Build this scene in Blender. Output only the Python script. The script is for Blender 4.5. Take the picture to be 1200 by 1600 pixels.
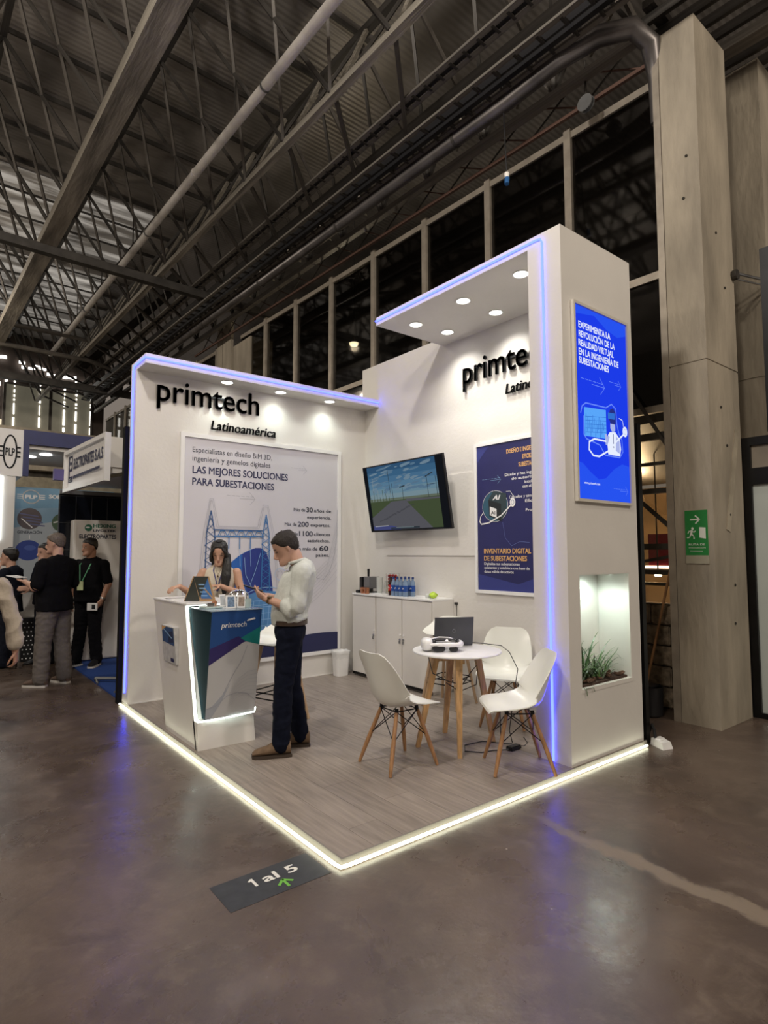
import bpy, bmesh, math, random
from mathutils import Vector, Matrix, noise, Euler
for _o in list(bpy.data.objects): bpy.data.objects.remove(_o)
SC = bpy.context.scene
COL = SC.collection
R = math.radians
random.seed(7)

# ------------------------------------------------------------------ camera
F_PX, PITCH, YAW, ROLL = 918.66, 0.0696, 0.6689, -0.0013
def _cam():
    fw = Vector((math.sin(YAW)*math.cos(PITCH), math.cos(YAW)*math.cos(PITCH), math.sin(PITCH)))
    r = Vector((math.cos(YAW), -math.sin(YAW), 0)); u = r.cross(fw)
    r2 = r*math.cos(ROLL)+u*math.sin(ROLL); u2 = -r*math.sin(ROLL)+u*math.cos(ROLL)
    cd = bpy.data.cameras.new('camera'); c = bpy.data.objects.new('camera', cd); COL.objects.link(c)
    m = Matrix((r2, u2, -fw)).transposed().to_4x4(); m.translation = Vector((-1.7041, -2.4968, 1.55))
    c.matrix_world = m
    cd.sensor_fit = 'HORIZONTAL'; cd.sensor_width = 36.0; cd.lens = F_PX/1200*36
    cd.clip_start = .05; cd.clip_end = 200
    SC.camera = c
_cam()
# ------------------------------------------------------------------ world, exposure, hall light
W = bpy.data.worlds.new('world'); SC.world = W; W.use_nodes = True
W.node_tree.nodes['Background'].inputs[0].default_value = (1.0, .85, .72, 1)
W.node_tree.nodes['Background'].inputs[1].default_value = .20
SC.view_settings.view_transform = 'Standard'; SC.view_settings.look = 'None'
SC.view_settings.gamma = 1; SC.view_settings.use_curve_mapping = False
SC.view_settings.exposure = 0.0
def point(name, loc, power, col, size=.12):
    l = bpy.data.lights.new(name, 'POINT'); l.energy = power; l.color = col; l.shadow_soft_size = size
    o = bpy.data.objects.new(name, l); o.location = loc; COL.objects.link(o); return o
WARM = (1, .88, .73)
point('hall_lamp_key', (-1.37, .19, 6.75), 520, (1, .93, .84), .2)
for p, e in (((-5.0, -3, 6.7), 620), ((3.2, -6.5, 6.7), 680), ((-7, 6, 6.7), 520), ((-2.6, 13, 6.7), 330), ((-3.5, -9, 6.7), 450)):
    point('hall_fill_lamp', p, e, WARM, .35)  # unseen fill lamps, added to give the hall its ambient light

# ------------------------------------------------------------------ materials
MATS = {}
def mat(name, col, rough=.5, metal=0.0, emit=None, es=1.0, var=0.0, scale=8.0, bump=0.0, bscale=60.0, spec=None, alpha=None, trans=0.0, stretch=None, coat=0.0):
    if name in MATS: return MATS[name]
    m = bpy.data.materials.new(name); m.use_nodes = True
    nt = m.node_tree; n = nt.nodes; b = n['Principled BSDF']
    b.inputs['Base Color'].default_value = (*col, 1); b.inputs['Roughness'].default_value = rough
    b.inputs['Metallic'].default_value = metal
    if spec is not None: b.inputs['Specular IOR Level'].default_value = spec
    if coat: b.inputs['Coat Weight'].default_value = coat; b.inputs['Coat Roughness'].default_value = .12
    if emit: b.inputs['Emission Color'].default_value = (*emit, 1); b.inputs['Emission Strength'].default_value = es
    if trans: b.inputs['Transmission Weight'].default_value = trans
    if alpha is not None: b.inputs['Alpha'].default_value = alpha
    if var or bump:
        tc = n.new('ShaderNodeTexCoord'); mp = n.new('ShaderNodeMapping')
        nt.links.new(tc.outputs['Object'], mp.inputs[0])
        if stretch: mp.inputs['Scale'].default_value = stretch
    if var:
        t = n.new('ShaderNodeTexNoise'); t.inputs['Scale'].default_value = scale; t.inputs['Detail'].default_value = 6
        nt.links.new(mp.outputs[0], t.inputs[0])
        cr = n.new('ShaderNodeValToRGB'); cr.color_ramp.elements[0].position = .3; cr.color_ramp.elements[1].position = .7
        cr.color_ramp.elements[0].color = (*[c*(1-var) for c in col], 1)
        cr.color_ramp.elements[1].color = (*[min(1, c*(1+var)) for c in col], 1)
        nt.links.new(t.outputs[0], cr.inputs[0]); nt.links.new(cr.outputs[0], b.inputs['Base Color'])
    if bump:
        t2 = n.new('ShaderNodeTexNoise'); t2.inputs['Scale'].default_value = bscale; t2.inputs['Detail'].default_value = 4
        nt.links.new(mp.outputs[0], t2.inputs[0])
        bp = n.new('ShaderNodeBump'); bp.inputs['Strength'].default_value = bump; bp.inputs['Distance'].default_value = .02
        nt.links.new(t2.outputs[0], bp.inputs['Height']); nt.links.new(bp.outputs[0], b.inputs['Normal'])
    MATS[name] = m; return m
def glow(name, col, s):
    if name in MATS: return MATS[name]
    m = bpy.data.materials.new(name); m.use_nodes = True; nt = m.node_tree; nt.nodes.clear()
    e = nt.nodes.new('ShaderNodeEmission'); e.inputs[0].default_value = (*col, 1); e.inputs[1].default_value = s
    o = nt.nodes.new('ShaderNodeOutputMaterial'); nt.links.new(e.outputs[0], o.inputs[0]); MATS[name] = m; return m
def flat(name, col, rough=.45):
    return mat('print_'+name, col, rough)

WHITE = mat('white_laminate', (.74, .72, .69), .38, var=.03, scale=3)
WALLW = mat('painted_board_white', (.72, .70, .67), .55, var=.035, scale=2.2, bump=.08, bscale=30)
WHITE_GLOSS = mat('white_gloss_plastic', (.80, .81, .76), .28, var=.02, scale=3)
LACQ = mat('white_lacquer', (.82, .82, .82), .3, var=.02)
BLACKM = mat('black_metal', (.012, .012, .013), .35, .6, var=.2)
BLACKP = mat('black_plastic', (.014, .014, .016), .35, var=.2)
CHAR = mat('charcoal_acrylic', (.013, .015, .018), .5, var=.1, spec=.25)
GREYM = mat('grey_metal', (.35, .36, .37), .3, .8, var=.1)
CHROME = mat('chrome', (.8, .8, .8), .08, 1.0, var=.05)
OAK = mat('oak_wood', (.50, .30, .13), .45, var=.28, scale=9, stretch=(6, 6, .6), bump=.1, bscale=80)
OAKD = mat('beech_wood_dark', (.36, .19, .085), .45, var=.25, scale=9, stretch=(6, 6, .6), bump=.1, bscale=80)
STOOLW = mat('pale_wood', (.42, .29, .18), .5, var=.2, scale=9, stretch=(6, 6, .6))
STEELP = mat('painted_truss_steel', (.165, .15, .132), .5, .25, var=.3, scale=4, bump=.2, bscale=20)
STEELD = mat('dark_truss_steel', (.055, .05, .045), .5, .4, var=.35, scale=5)
CHORD = mat('weathered_chord_steel', (.27, .245, .205), .6, .1, var=.55, scale=3, stretch=(8, .6, 8), bump=.3, bscale=12)
PIPEM = mat('white_pipe_paint', (.85, .82, .78), .4, 0.0, var=.12, scale=6)
CONC = mat('concrete', (.33, .29, .23), .8, var=.28, scale=2.2, bump=.35, bscale=14, stretch=(1.5, 1.5, .45))
BRONZE = mat('window_aluminium', (.33, .29, .24), .45, .4, var=.15)
LEDW = glow('white_led', (1, 1, .74), 6.0)
LEDW2 = glow('cool_white_led', (.86, 1, .90), 8.0)
LEDB = glow('blue_led', (.03, .045, 1.0), 13.0)
SPOTM = glow('downlight_diffuser', (1, .96, .86), 9.0)

# ------------------------------------------------------------------ geometry helpers
OFFS = set()
class MB:
    def __init__(s): s.v = []; s.f = []; s.m = []; s.mats = []
    def mi(s, m):
        if m is None: return 0
        if m not in s.mats: s.mats.append(m)
        return s.mats.index(m)
    def add(s, v, f, m=None):
        k = len(s.v); i = s.mi(m); s.v += [Vector(a) for a in v]
        for q in f: s.f.append([a+k for a in q]); s.m.append(i)
        return s
    def box(s, a, b, m=None, bev=0.0):
        x0, y0, z0 = a; x1, y1, z1 = b
        if x0 > x1: x0, x1 = x1, x0
        if y0 > y1: y0, y1 = y1, y0
        if z0 > z1: z0, z1 = z1, z0
        if bev > 0:
            bm = bmesh.new(); bmesh.ops.create_cube(bm, size=1)
            for w in bm.verts: w.co = Vector(((x0+x1)/2+w.co.x*(x1-x0), (y0+y1)/2+w.co.y*(y1-y0), (z0+z1)/2+w.co.z*(z1-z0)))
            bmesh.ops.bevel(bm, geom=bm.edges[:], offset=min(bev, .45*min(x1-x0, y1-y0, z1-z0)), segments=2, affect='EDGES')
            bm.verts.index_update(); s.add([w.co.copy() for w in bm.verts], [[w.index for w in q.verts] for q in bm.faces], m); bm.free(); return s
        v = [(x0,y0,z0),(x1,y0,z0),(x1,y1,z0),(x0,y1,z0),(x0,y0,z1),(x1,y0,z1),(x1,y1,z1),(x0,y1,z1)]
        return s.add(v, [(3,2,1,0),(4,5,6,7),(0,1,5,4),(1,2,6,5),(2,3,7,6),(3,0,4,7)], m)
    def hexa(s, v, m=None):   # 8 corners, bottom ccw then top ccw
        return s.add(v, [(3,2,1,0),(4,5,6,7),(0,1,5,4),(1,2,6,5),(2,3,7,6),(3,0,4,7)], m)
    def tube(s, pts, r, n=10, m=None, closed=False, caps=True, up=None):
        pts = [Vector(p) for p in pts]; k = len(pts)
        rr = r if isinstance(r, (list, tuple)) else [r]*k
        v = []; f = []; prev = None
        for i, p in enumerate(pts):
            if closed: t = pts[(i+1) % k]-pts[i-1]
            else: t = pts[min(i+1, k-1)]-pts[max(i-1, 0)]
            t.normalize()
            a = prev if prev is not None else (Vector(up) if up else (Vector((0,0,1)) if abs(t.z) < .9 else Vector((1,0,0))))
            a = (a-t*a.dot(t)).normalized(); prev = a; b = t.cross(a)
            for j in range(n):
                an = 2*math.pi*j/n; v.append(p+(a*math.cos(an)+b*math.sin(an))*rr[i])
        for i in range(k if closed else k-1):
            for j in range(n):
                i2 = (i+1) % k
                f.append((i*n+j, i*n+(j+1) % n, i2*n+(j+1) % n, i2*n+j))
        if caps and not closed: f.append(tuple(range(n))[::-1]); f.append(tuple(range((k-1)*n, k*n)))
        return s.add(v, f, m)
    def bar(s, a, b, w, h=None, m=None):   # rectangular bar between two points
        a = Vector(a); b = Vector(b); h = h or w; t = (b-a).normalized()
        u = Vector((0,0,1)) if abs(t.z) < .95 else Vector((0,1,0))
        x = t.cross(u).normalized()*w/2; y = x.cross(t).normalized()*h/2
        return s.hexa([a-x-y, a+x-y, b+x-y, b-x-y, a-x+y, a+x+y, b+x+y, b-x+y], m)
    def lathe(s, prof, c=(0,0,0), n=24, m=None, axis='z', caps=True):
        v = []; f = []
        for (r, z) in prof:
            for j in range(n):
                an = 2*math.pi*j/n; q = (r*math.cos(an), r*math.sin(an), z)
                if axis == 'x': q = (q[2], q[0], q[1])
                if axis == 'y': q = (q[0], q[2], q[1])
                v.append(Vector(q)+Vector(c))
        for i in range(len(prof)-1):
            for j in range(n): f.append((i*n+j, i*n+(j+1) % n, (i+1)*n+(j+1) % n, (i+1)*n+j))
        if caps and prof[0][0] > 1e-5: f.append(tuple(range(n))[::-1])
        if caps and prof[-1][0] > 1e-5: f.append(tuple(range((len(prof)-1)*n, len(prof)*n)))
        return s.add(v, f, m)
    def grid(s, rows, m=None, closed=False):
        k = len(rows[0]); v = [p for r in rows for p in r]; f = []
        for i in range(len(rows)-1):
            for j in range(k if closed else k-1): f.append((i*k+j, i*k+(j+1) % k, (i+1)*k+(j+1) % k, (i+1)*k+j))
        return s.add(v, f, m)
    def prism(s, poly, d, m=None):   # poly: 3D loop, d: extrusion vector
        d = Vector(d); p = [Vector(a) for a in poly]; k = len(p)
        return s.add(p+[a+d for a in p], [tuple(range(k))[::-1], tuple(range(k, 2*k))]+[(i, (i+1) % k, k+(i+1) % k, k+i) for i in range(k)], m)
    def build(s, name, m=None, parent=None, smooth=False, bev=0.0):
        me = bpy.data.meshes.new(name); me.from_pydata([tuple(a) for a in s.v], [], s.f)
        if m is not None and not s.mats: me.materials.append(m)
        else:
            for q in (s.mats or [m]): me.materials.append(q)
            me.polygons.foreach_set('material_index', s.m)
        bm = bmesh.new(); bm.from_mesh(me); bmesh.ops.recalc_face_normals(bm, faces=bm.faces[:]); bm.to_mesh(me); bm.free()
        if smooth:
            me.polygons.foreach_set('use_smooth', [True]*len(me.polygons))
            try: me.set_sharp_from_angle(angle=R(40))
            except Exception: pass
        return link(name, me, parent)
def link(name, me, parent=None):
    o = bpy.data.objects.new(name, me); COL.objects.link(o)
    if parent is not None:
        o.parent = parent
        if parent.name in OFFS: o.location = -parent.location
    return o
def thing(name, label, cat, loc=(0,0,0), group=None, local=False, rotz=0.0):
    """Empty at the thing's base. local=False: the parts are modelled in world coordinates."""
    o = bpy.data.objects.new(name, None); COL.objects.link(o); o.location = loc; o.rotation_euler = (0,0,rotz)
    o.empty_display_size = .1
    if not local: OFFS.add(o.name)
    return tag(o, label, cat, group)
def tag(o, label=None, cat=None, group=None, kind=None):
    if label: o['label'] = label
    if cat: o['category'] = cat
    if group: o['group'] = group
    if kind: o['kind'] = kind
    return o
def struct(o, label=None):
    o['kind'] = 'structure'
    if label: o['label'] = label
    return o
def sempty(name, loc=(0,0,0), label=None):
    o = bpy.data.objects.new(name, None); COL.objects.link(o); o.location = loc; OFFS.add(o.name)
    return struct(o, label)
def copy_tree(o, parent=None):
    c = o.copy(); COL.objects.link(c); c.parent = parent
    for ch in list(o.children): copy_tree(ch, c)
    return c

# ------------------------------------------------------------------ flat lettering
_TC = {}
FONT = None
def textmesh(s, bold=0.0, shear=0.0, space=1.0):
    k = (s, bold, shear, space)
    if k in _TC: return _TC[k]
    cu = bpy.data.curves.new('t', 'FONT'); cu.body = s; cu.size = 1; cu.offset = bold; cu.shear = shear
    cu.resolution_u = 3
    if FONT: cu.font = FONT
    cu.space_character = space
    o = bpy.data.objects.new('t', cu); COL.objects.link(o)
    dg = bpy.context.evaluated_depsgraph_get(); me = bpy.data.meshes.new_from_object(o.evaluated_get(dg))
    v = [w.co.copy() for w in me.vertices]; f = [tuple(p.vertices) for p in me.polygons]
    bpy.data.objects.remove(o); bpy.data.meshes.remove(me)
    x0 = min(a.x for a in v); x1 = max(a.x for a in v); y0 = min(a.y for a in v); y1 = max(a.y for a in v)
    _TC[k] = (v, f, (x0, x1, y0, y1)); return _TC[k]
class Art:
    """Flat print on a plane: o + u*U + v*V, layers lifted by a fraction of a millimetre."""
    def __init__(s, o, U, V, lift=.00012):
        s.o = Vector(o); s.U = Vector(U).normalized(); s.V = Vector(V).normalized(); s.n = s.U.cross(s.V).normalized(); s.mb = MB(); s.k = 0; s.l = lift
    def P(s, u, v): return s.o+s.U*u+s.V*v+s.n*(s.l*(s.k+1))
    def poly(s, pts, m):
        s.k += 1; k = len(pts)
        from mathutils.geometry import tessellate_polygon
        P = [Vector((a, b, 0)) for a, b in pts]; tr = tessellate_polygon([P])
        s.mb.add([s.P(a, b) for a, b in pts], [tuple(t) for t in tr], m); return s
    def line(s, pts, w, m, closed=False):
        s.k += 1
        p = [Vector((a, b)) for a, b in pts]
        if closed: p.append(p[0])
        for a, b in zip(p[:-1], p[1:]):
            d = b-a
            if d.length < 1e-6: continue
            d.normalize(); q = Vector((-d.y, d.x))*w/2; e = d*w*.25
            c = [a-e-q, b+e-q, b+e+q, a-e+q]
            s.mb.add([s.P(t.x, t.y) for t in c], [(0,1,2,3)], m)
        return s
    def ell(s, cu, cv, ru, rv, m, n=28, rot=0.0):
        return s.poly([(cu+ru*math.cos(t)*math.cos(rot)-rv*math.sin(t)*math.sin(rot), cv+ru*math.cos(t)*math.sin(rot)+rv*math.sin(t)*math.cos(rot)) for t in [2*math.pi*i/n for i in range(n)]], m)
    def ring(s, cu, cv, ru, rv, w, m, n=32, rot=0.0, a0=0, a1=2*math.pi):
        return s.line([(cu+ru*math.cos(t)*math.cos(rot)-rv*math.sin(t)*math.sin(rot), cv+ru*math.cos(t)*math.sin(rot)+rv*math.sin(t)*math.cos(rot)) for t in [a0+(a1-a0)*i/n for i in range(n+1)]], w, m)
    def text(s, t, u0, u1, v0, h, m, bold=0.0, shear=0.0):
        """u0..u1 = extent of the line, v0 = baseline, h = capital height."""
        s.k += 1; v, f, (x0, x1, y0, y1) = textmesh(t, 0, shear)
        sx = (u1-u0)/(x1-x0); sy = h/.727
        e = bold*1.1; off = [(0, 0)] if not bold else [(-e, 0), (e, 0), (0, e*.7), (0, -e*.7), (-e*.7, e*.5), (e*.7, -e*.5), (e*.7, e*.5), (-e*.7, -e*.5)]
        for i, (p, q) in enumerate(off): s.mb.add([s.P(u0+(a.x+p-x0)*sx, v0+(a.y+q)*sy)+s.n*(.00001*i) for a in v], f, m)
        return s
    def build(s, name, parent): return s.mb.build(name, None, parent)
def arrow(A, u0, u1, v, h, w, m, dashed=True):
    n = 6
    if dashed:
        for i in range(n):
            a = u0+(u1-u0)*i/n; A.line([(a, v+h*.15), (a+(u1-u0)/n*.7, v+h*.13)], w, m)
    else: A.line([(u0, v), (u1, v)], w, m)
    A.line([(u0+(u1-u0)*.45, v-h*.2), (u1, v-h*.2)], w, m)
    A.line([(u1-h*.9, v+h*.75), (u1, v-h*.2), (u1-h*.8, v-h)], w, m)
def letters3d(root, t, o, U, V, width, h, depth, m, bold=0.0, shear=0.0, standoff=.012, stand=None):
    """Raised letters, each one an object of its own."""
    v, f, (x0, x1, y0, y1) = textmesh(t, 0, shear)
    if bold:
        v0, f0 = v, f; v, f = [], []
        for p, q in ((-bold, 0), (bold, 0), (0, bold*.6), (0, -bold*.6)):
            k = len(v); v = v+[a+Vector((p, q, 0)) for a in v0]; f = f+[tuple(i+k for i in w) for w in f0]
    U = Vector(U); V = Vector(V); n = U.cross(V); o = Vector(o)
    par = list(range(len(v)))
    def find(a):
        while par[a] != a: par[a] = par[par[a]]; a = par[a]
        return a
    for q in f:
        for a in q[1:]: par[find(a)] = find(q[0])
    isl = {}
    for q in f: isl.setdefault(find(q[0]), []).append(q)
    gl = []
    for k, fs in isl.items():
        ids = sorted({a for q in fs for a in q}); xs = [v[a].x for a in ids]; gl.append([min(xs), max(xs), fs])
    gl.sort(key=lambda g: (g[0]+g[1])/2); out = []
    for g in gl:
        if out and min(out[-1][1], g[1])-max(out[-1][0], g[0]) > .6*min(out[-1][1]-out[-1][0], g[1]-g[0]):
            out[-1] = [min(out[-1][0], g[0]), max(out[-1][1], g[1]), out[-1][2]+g[2]]
        else: out.append(g)
    sx = width/(x1-x0); sy = h/.72
    for g in out:
        ids = sorted({a for q in g[2] for a in q}); ix = {a: i for i, a in enumerate(ids)}
        P = [o+U*((v[a].x-x0)*sx)+V*(v[a].y*sy)+n*standoff for a in ids]; k = len(P)
        ec = {}
        for q in g[2]:
            for a, b in zip(q, q[1:]+q[:1]): ec[(ix[a], ix[b])] = 1
        fs = [tuple(ix[a] for a in q)[::-1] for q in g[2]]+[tuple(ix[a]+k for a in q) for q in g[2]]
        for (a, b) in ec:
            if (b, a) not in ec: fs.append((a, b, b+k, a+k))
        mb = MB(); mb.add(P+[p+n*depth for p in P], fs, m); mb.build('letter', None, root)
# ================================================================== HALL
HA = R(1.72)
def HT(u, v, z): return Vector((4.2+(u-4.2)*math.cos(HA)-v*math.sin(HA), (u-4.2)*math.sin(HA)+v*math.cos(HA), z))
HM = Matrix.Translation(HT(0, 0, 0)) @ Matrix.Rotation(HA, 4, 'Z')
def ht(o):
    """place an object modelled in hall coordinates"""
    o.matrix_world = HM @ o.matrix_world; return o
def floor_mat():
    m = bpy.data.materials.new('polished_concrete'); m.use_nodes = True; nt = m.node_tree; n = nt.nodes; L = nt.links; b = n['Principled BSDF']
    tc = n.new('ShaderNodeTexCoord'); 
    def noi(sc, det=6, rough=.6, dist=0, mp=None):
        t = n.new('ShaderNodeTexNoise'); t.inputs['Scale'].default_value = sc; t.inputs['Detail'].default_value = det
        t.inputs['Roughness'].default_value = rough; t.inputs['Distortion'].default_value = dist
        L.new(tc.outputs['Object'], t.inputs[0]); return t.outputs[0]
    def ramp(src, p0, c0, p1, c1):
        r = n.new('ShaderNodeValToRGB'); r.color_ramp.elements[0].position = p0; r.color_ramp.elements[1].position = p1
        r.color_ramp.elements[0].color = (*c0, 1); r.color_ramp.elements[1].color = (*c1, 1); L.new(src, r.inputs[0]); return r.outputs[0]
    def mix(f, a, c):
        x = n.new('ShaderNodeMix'); x.data_type = 'RGBA'
        L.new(f, x.inputs[0])
        for s, i in ((a, 6), (c, 7)):
            if isinstance(s, tuple): x.inputs[i].default_value = (*s, 1)
            else: L.new(s, x.inputs[i])
        return x.outputs[2]
    def math_(op, a, c=None):
        x = n.new('ShaderNodeMath'); x.operation = op
        for s, i in ((a, 0), (c, 1)):
            if s is None: continue
            if isinstance(s, (int, float)): x.inputs[i].default_value = s
            else: L.new(s, x.inputs[i])
        return x.outputs[0]
    base = ramp(noi(.9, 8, .65, .6), .32, (.056, .040, .034), .68, (.132, .096, .077))
    base = mix(ramp(noi(5.5, 8, .7, .4), .5, (0,0,0), .72, (.7,.7,.7)), base, (.165, .128, .102))
    base = mix(ramp(noi(2.3, 8, .75, 1.0), .54, (0,0,0), .66, (.45,.45,.45)), base, (.052, .040, .037))
    fine = ramp(noi(60, 4, .7), .62, (0,0,0), .72, (.5,.5,.5)); base = mix(fine, base, (.17, .14, .115))
    # worn pale filler along the old slab joint
    sp = n.new('ShaderNodeSeparateXYZ'); L.new(tc.outputs['Object'], sp.inputs[0])
    wob = math_('MULTIPLY', math_('SUBTRACT', noi(1.6, 3), .5), .35)
    dx = math_('ABSOLUTE', math_('ADD', math_('SUBTRACT', sp.outputs[0], 1.19), wob))
    edge = math_('ADD', dx, math_('MULTIPLY', noi(7, 9, .85, .8), .20))
    edge = math_('ADD', edge, math_('MULTIPLY', sp.outputs[1], .03)); msk = ramp(edge, .112, (.9,.9,.9), .135, (0,0,0))
    yl = ramp(math_('MULTIPLY', sp.outputs[1], -1.0), .12, (0,0,0), .75, (1,1,1))
    mm = math_('MULTIPLY', msk, yl)
    base = mix(mm, base, (.205, .162, .118))
    vo = n.new('ShaderNodeTexVoronoi'); vo.inputs['Scale'].default_value = 5.5; L.new(tc.outputs['Object'], vo.inputs[0])
    sk = math_('MULTIPLY', ramp(vo.outputs['Distance'], .022, (1,1,1), .035, (0,0,0)), ramp(noi(3.1, 2), .5, (0,0,0), .56, (1,1,1)))
    base = mix(sk, base, (.55, .50, .45))
    L.new(base, b.inputs['Base Color'])
    rg = ramp(noi(1.7, 7, .7, .5), .3, (.19,)*3, .7, (.42,)*3)
    L.new(math_('ADD', rg, math_('MULTIPLY', mm, .35)), b.inputs['Roughness'])
    bp = n.new('ShaderNodeBump'); bp.inputs['Strength'].default_value = .2; bp.inputs['Distance'].default_value = .01
    L.new(noi(14, 6, .6), bp.inputs['Height']); L.new(bp.outputs[0], b.inputs['Normal'])
    b.inputs['Specular IOR Level'].default_value = .6
    return m
struct(MB().box((-16, -13, -.2), (12, 26, 0)).build('floor', floor_mat()), 'brown mottled polished concrete hall floor')

# --- roof sheet
def roof_mat():
    m = bpy.data.materials.new('corrugated_roof'); m.use_nodes = True; nt = m.node_tree; n = nt.nodes; L = nt.links; b = n['Principled BSDF']
    tc = n.new('ShaderNodeTexCoord'); w = n.new('ShaderNodeTexWave'); w.bands_direction = 'Y'; w.inputs['Scale'].default_value = 3.2
    L.new(tc.outputs['Object'], w.inputs[0])
    t = n.new('ShaderNodeTexNoise'); t.inputs['Scale'].default_value = .7; t.inputs['Detail'].default_value = 5; L.new(tc.outputs['Object'], t.inputs[0])
    r = n.new('ShaderNodeValToRGB'); r.color_ramp.elements[0].color = (.17, .155, .14, 1); r.color_ramp.elements[1].color = (.34, .31, .285, 1)
    r.color_ramp.elements[0].position = .35; r.color_ramp.elements[1].position = .65
    L.new(t.outputs[0], r.inputs[0]); L.new(r.outputs[0], b.inputs['Base Color'])
    bp = n.new('ShaderNodeBump'); bp.inputs['Strength'].default_value = .22; bp.inputs['Distance'].default_value = .02
    L.new(w.outputs[0], bp.inputs['Height']); L.new(bp.outputs[0], b.inputs['Normal']); b.inputs['Roughness'].default_value = .42; b.inputs['Metallic'].default_value = .35
    return m
ceil = MB().box((-16, -10, 9.4), (12, 26, 9.5)).build('ceiling', roof_mat()); ht(ceil); struct(ceil, 'corrugated metal hall roof sheet high above the booth')
pur = MB()
for i in range(26): pur.box((-8, -4.5+i*1.1, 9.32), (3.6, -4.47+i*1.1, 9.4))
o = pur.build('purlins', STEELD, None); ht(o); struct(o, 'thin dark purlin lines under the roof sheet')
# translucent roof sheets letting daylight in, far left
def sheet_glow():
    m = bpy.data.materials.new('daylit_translucent_sheet'); m.use_nodes = True; nt = m.node_tree; n = nt.nodes; L = nt.links; b = n['Principled BSDF']
    tc = n.new('ShaderNodeTexCoord'); t = n.new('ShaderNodeTexNoise'); t.inputs['Scale'].default_value = 1.1; t.inputs['Detail'].default_value = 6
    mp = n.new('ShaderNodeMapping'); mp.inputs['Scale'].default_value = (.5, 3.5, 1); L.new(tc.outputs['Object'], mp.inputs[0]); L.new(mp.outputs[0], t.inputs[0])
    r = n.new('ShaderNodeValToRGB'); r.color_ramp.elements[0].position = .42; r.color_ramp.elements[0].color = (.05, .045, .04, 1); r.color_ramp.elements[1].position = .78; r.color_ramp.elements[1].color = (.8, .74, .66, 1)
    L.new(t.outputs[0], r.inputs[0]); L.new(r.outputs[0], b.inputs['Emission Color']); b.inputs['Emission Strength'].default_value = .62
    b.inputs['Base Color'].default_value = (.3, .28, .25, 1); b.inputs['Roughness'].default_value = .5; return m
SKY = sheet_glow()
for i, (a, c, d, e) in enumerate(((-6, 2.6, 11.2, 14.8), (-6, 2.6, 15.2, 20.5))):
    o = MB().box((a, d, 9.36), (c, e, 9.38)).build('ceiling_panel', SKY); ht(o); struct(o, 'daylit translucent roof sheet, '+('nearer' if i == 0 else 'farther')+' of two')

# --- space frame roof trusses
unit = MB().box((-.5, -.5, 0), (.5, .5, 1)).build('unit', STEELD); UM = unit.data; bpy.data.objects.remove(unit)
UMs = {}
def unit_mesh(m):
    if m.name not in UMs:
        c = UM.copy(); c.materials.clear(); c.materials.append(m); UMs[m.name] = c
    return UMs[m.name]
def strut(name, a, b, w, m, parent, h=None):
    a = HT(*a); b = HT(*b); d = b-a; q = d.to_track_quat('Z', 'X')
    o = bpy.data.objects.new(name, unit_mesh(m)); COL.objects.link(o); o.parent = parent
    M4 = Matrix.Translation(a) @ q.to_matrix().to_4x4() @ Matrix.Diagonal((w, h or w, d.length, 1))
    o.matrix_world = M4
    if parent is not None: o.matrix_parent_inverse = Matrix.Translation(-parent.location); o.matrix_basis = M4
    return o
STEELM = mat('mid_truss_steel', (.085, .075, .065), .5, .3, var=.3, scale=4)
Z0, Z1, NB = 7.0, 9.12, 1.09
TL = [('pale steel roof truss chord, thin, running right of the white pipe', 2.05, .085, .10), ('broad weathered roof truss beam across the upper left', .12, .17, .27), ('roof truss at the far left edge of the frame', -1.78, .09, .12)]
for lab, u, cw, chh in TL:
    t = thing('roof_truss', lab, 'truss', HT(u, 4, Z0), 'roof space frame trusses')
    strut('bottom_chord', (u, -3.5, Z0), (u, 21.5, Z0), cw, CHORD, t, chh)
    strut('top_chord', (u-.95, -3.5, Z1), (u-.95, 21.5, Z1), .09, STEELD, t)
    for i in range(-2, 16 if u > 0 else 16):
        v = 4.26+i*NB+ (0 if u > 1 else -.05)
        for s in ((-1,) if u > 2 else (-1, 1)):
            ut = u+s*.95
            strut('diagonal_brace', (u+s*.04, v, Z0+.03), (ut, v+NB, Z1), .05, STEELD, t)
            strut('diagonal_brace', (u+s*.04, v+NB, Z0+.03), (ut, v, Z1), .038, STEELM, t)
        if u > 2:
            strut('diagonal_brace', (u+.04, v, Z0+.03), (u+.95, v+NB*.5, Z1-.3), .05, CHORD, t)
            strut('tie_bar', (u+.04, v, Z0-.01), (u+1.0, v+.9, Z0-.08), .05, STEELM, t)
            strut('diagonal_brace', (u+.04, v+NB, Z0+.03), (u+.95, v+NB*.5, Z1-.3), .042, STEELD, t)
    if u > 1: strut('top_chord', (u+.95, -3.5, Z1-.3), (u+.95, 21.5, Z1-.3), .10, STEELD, t)
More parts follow.
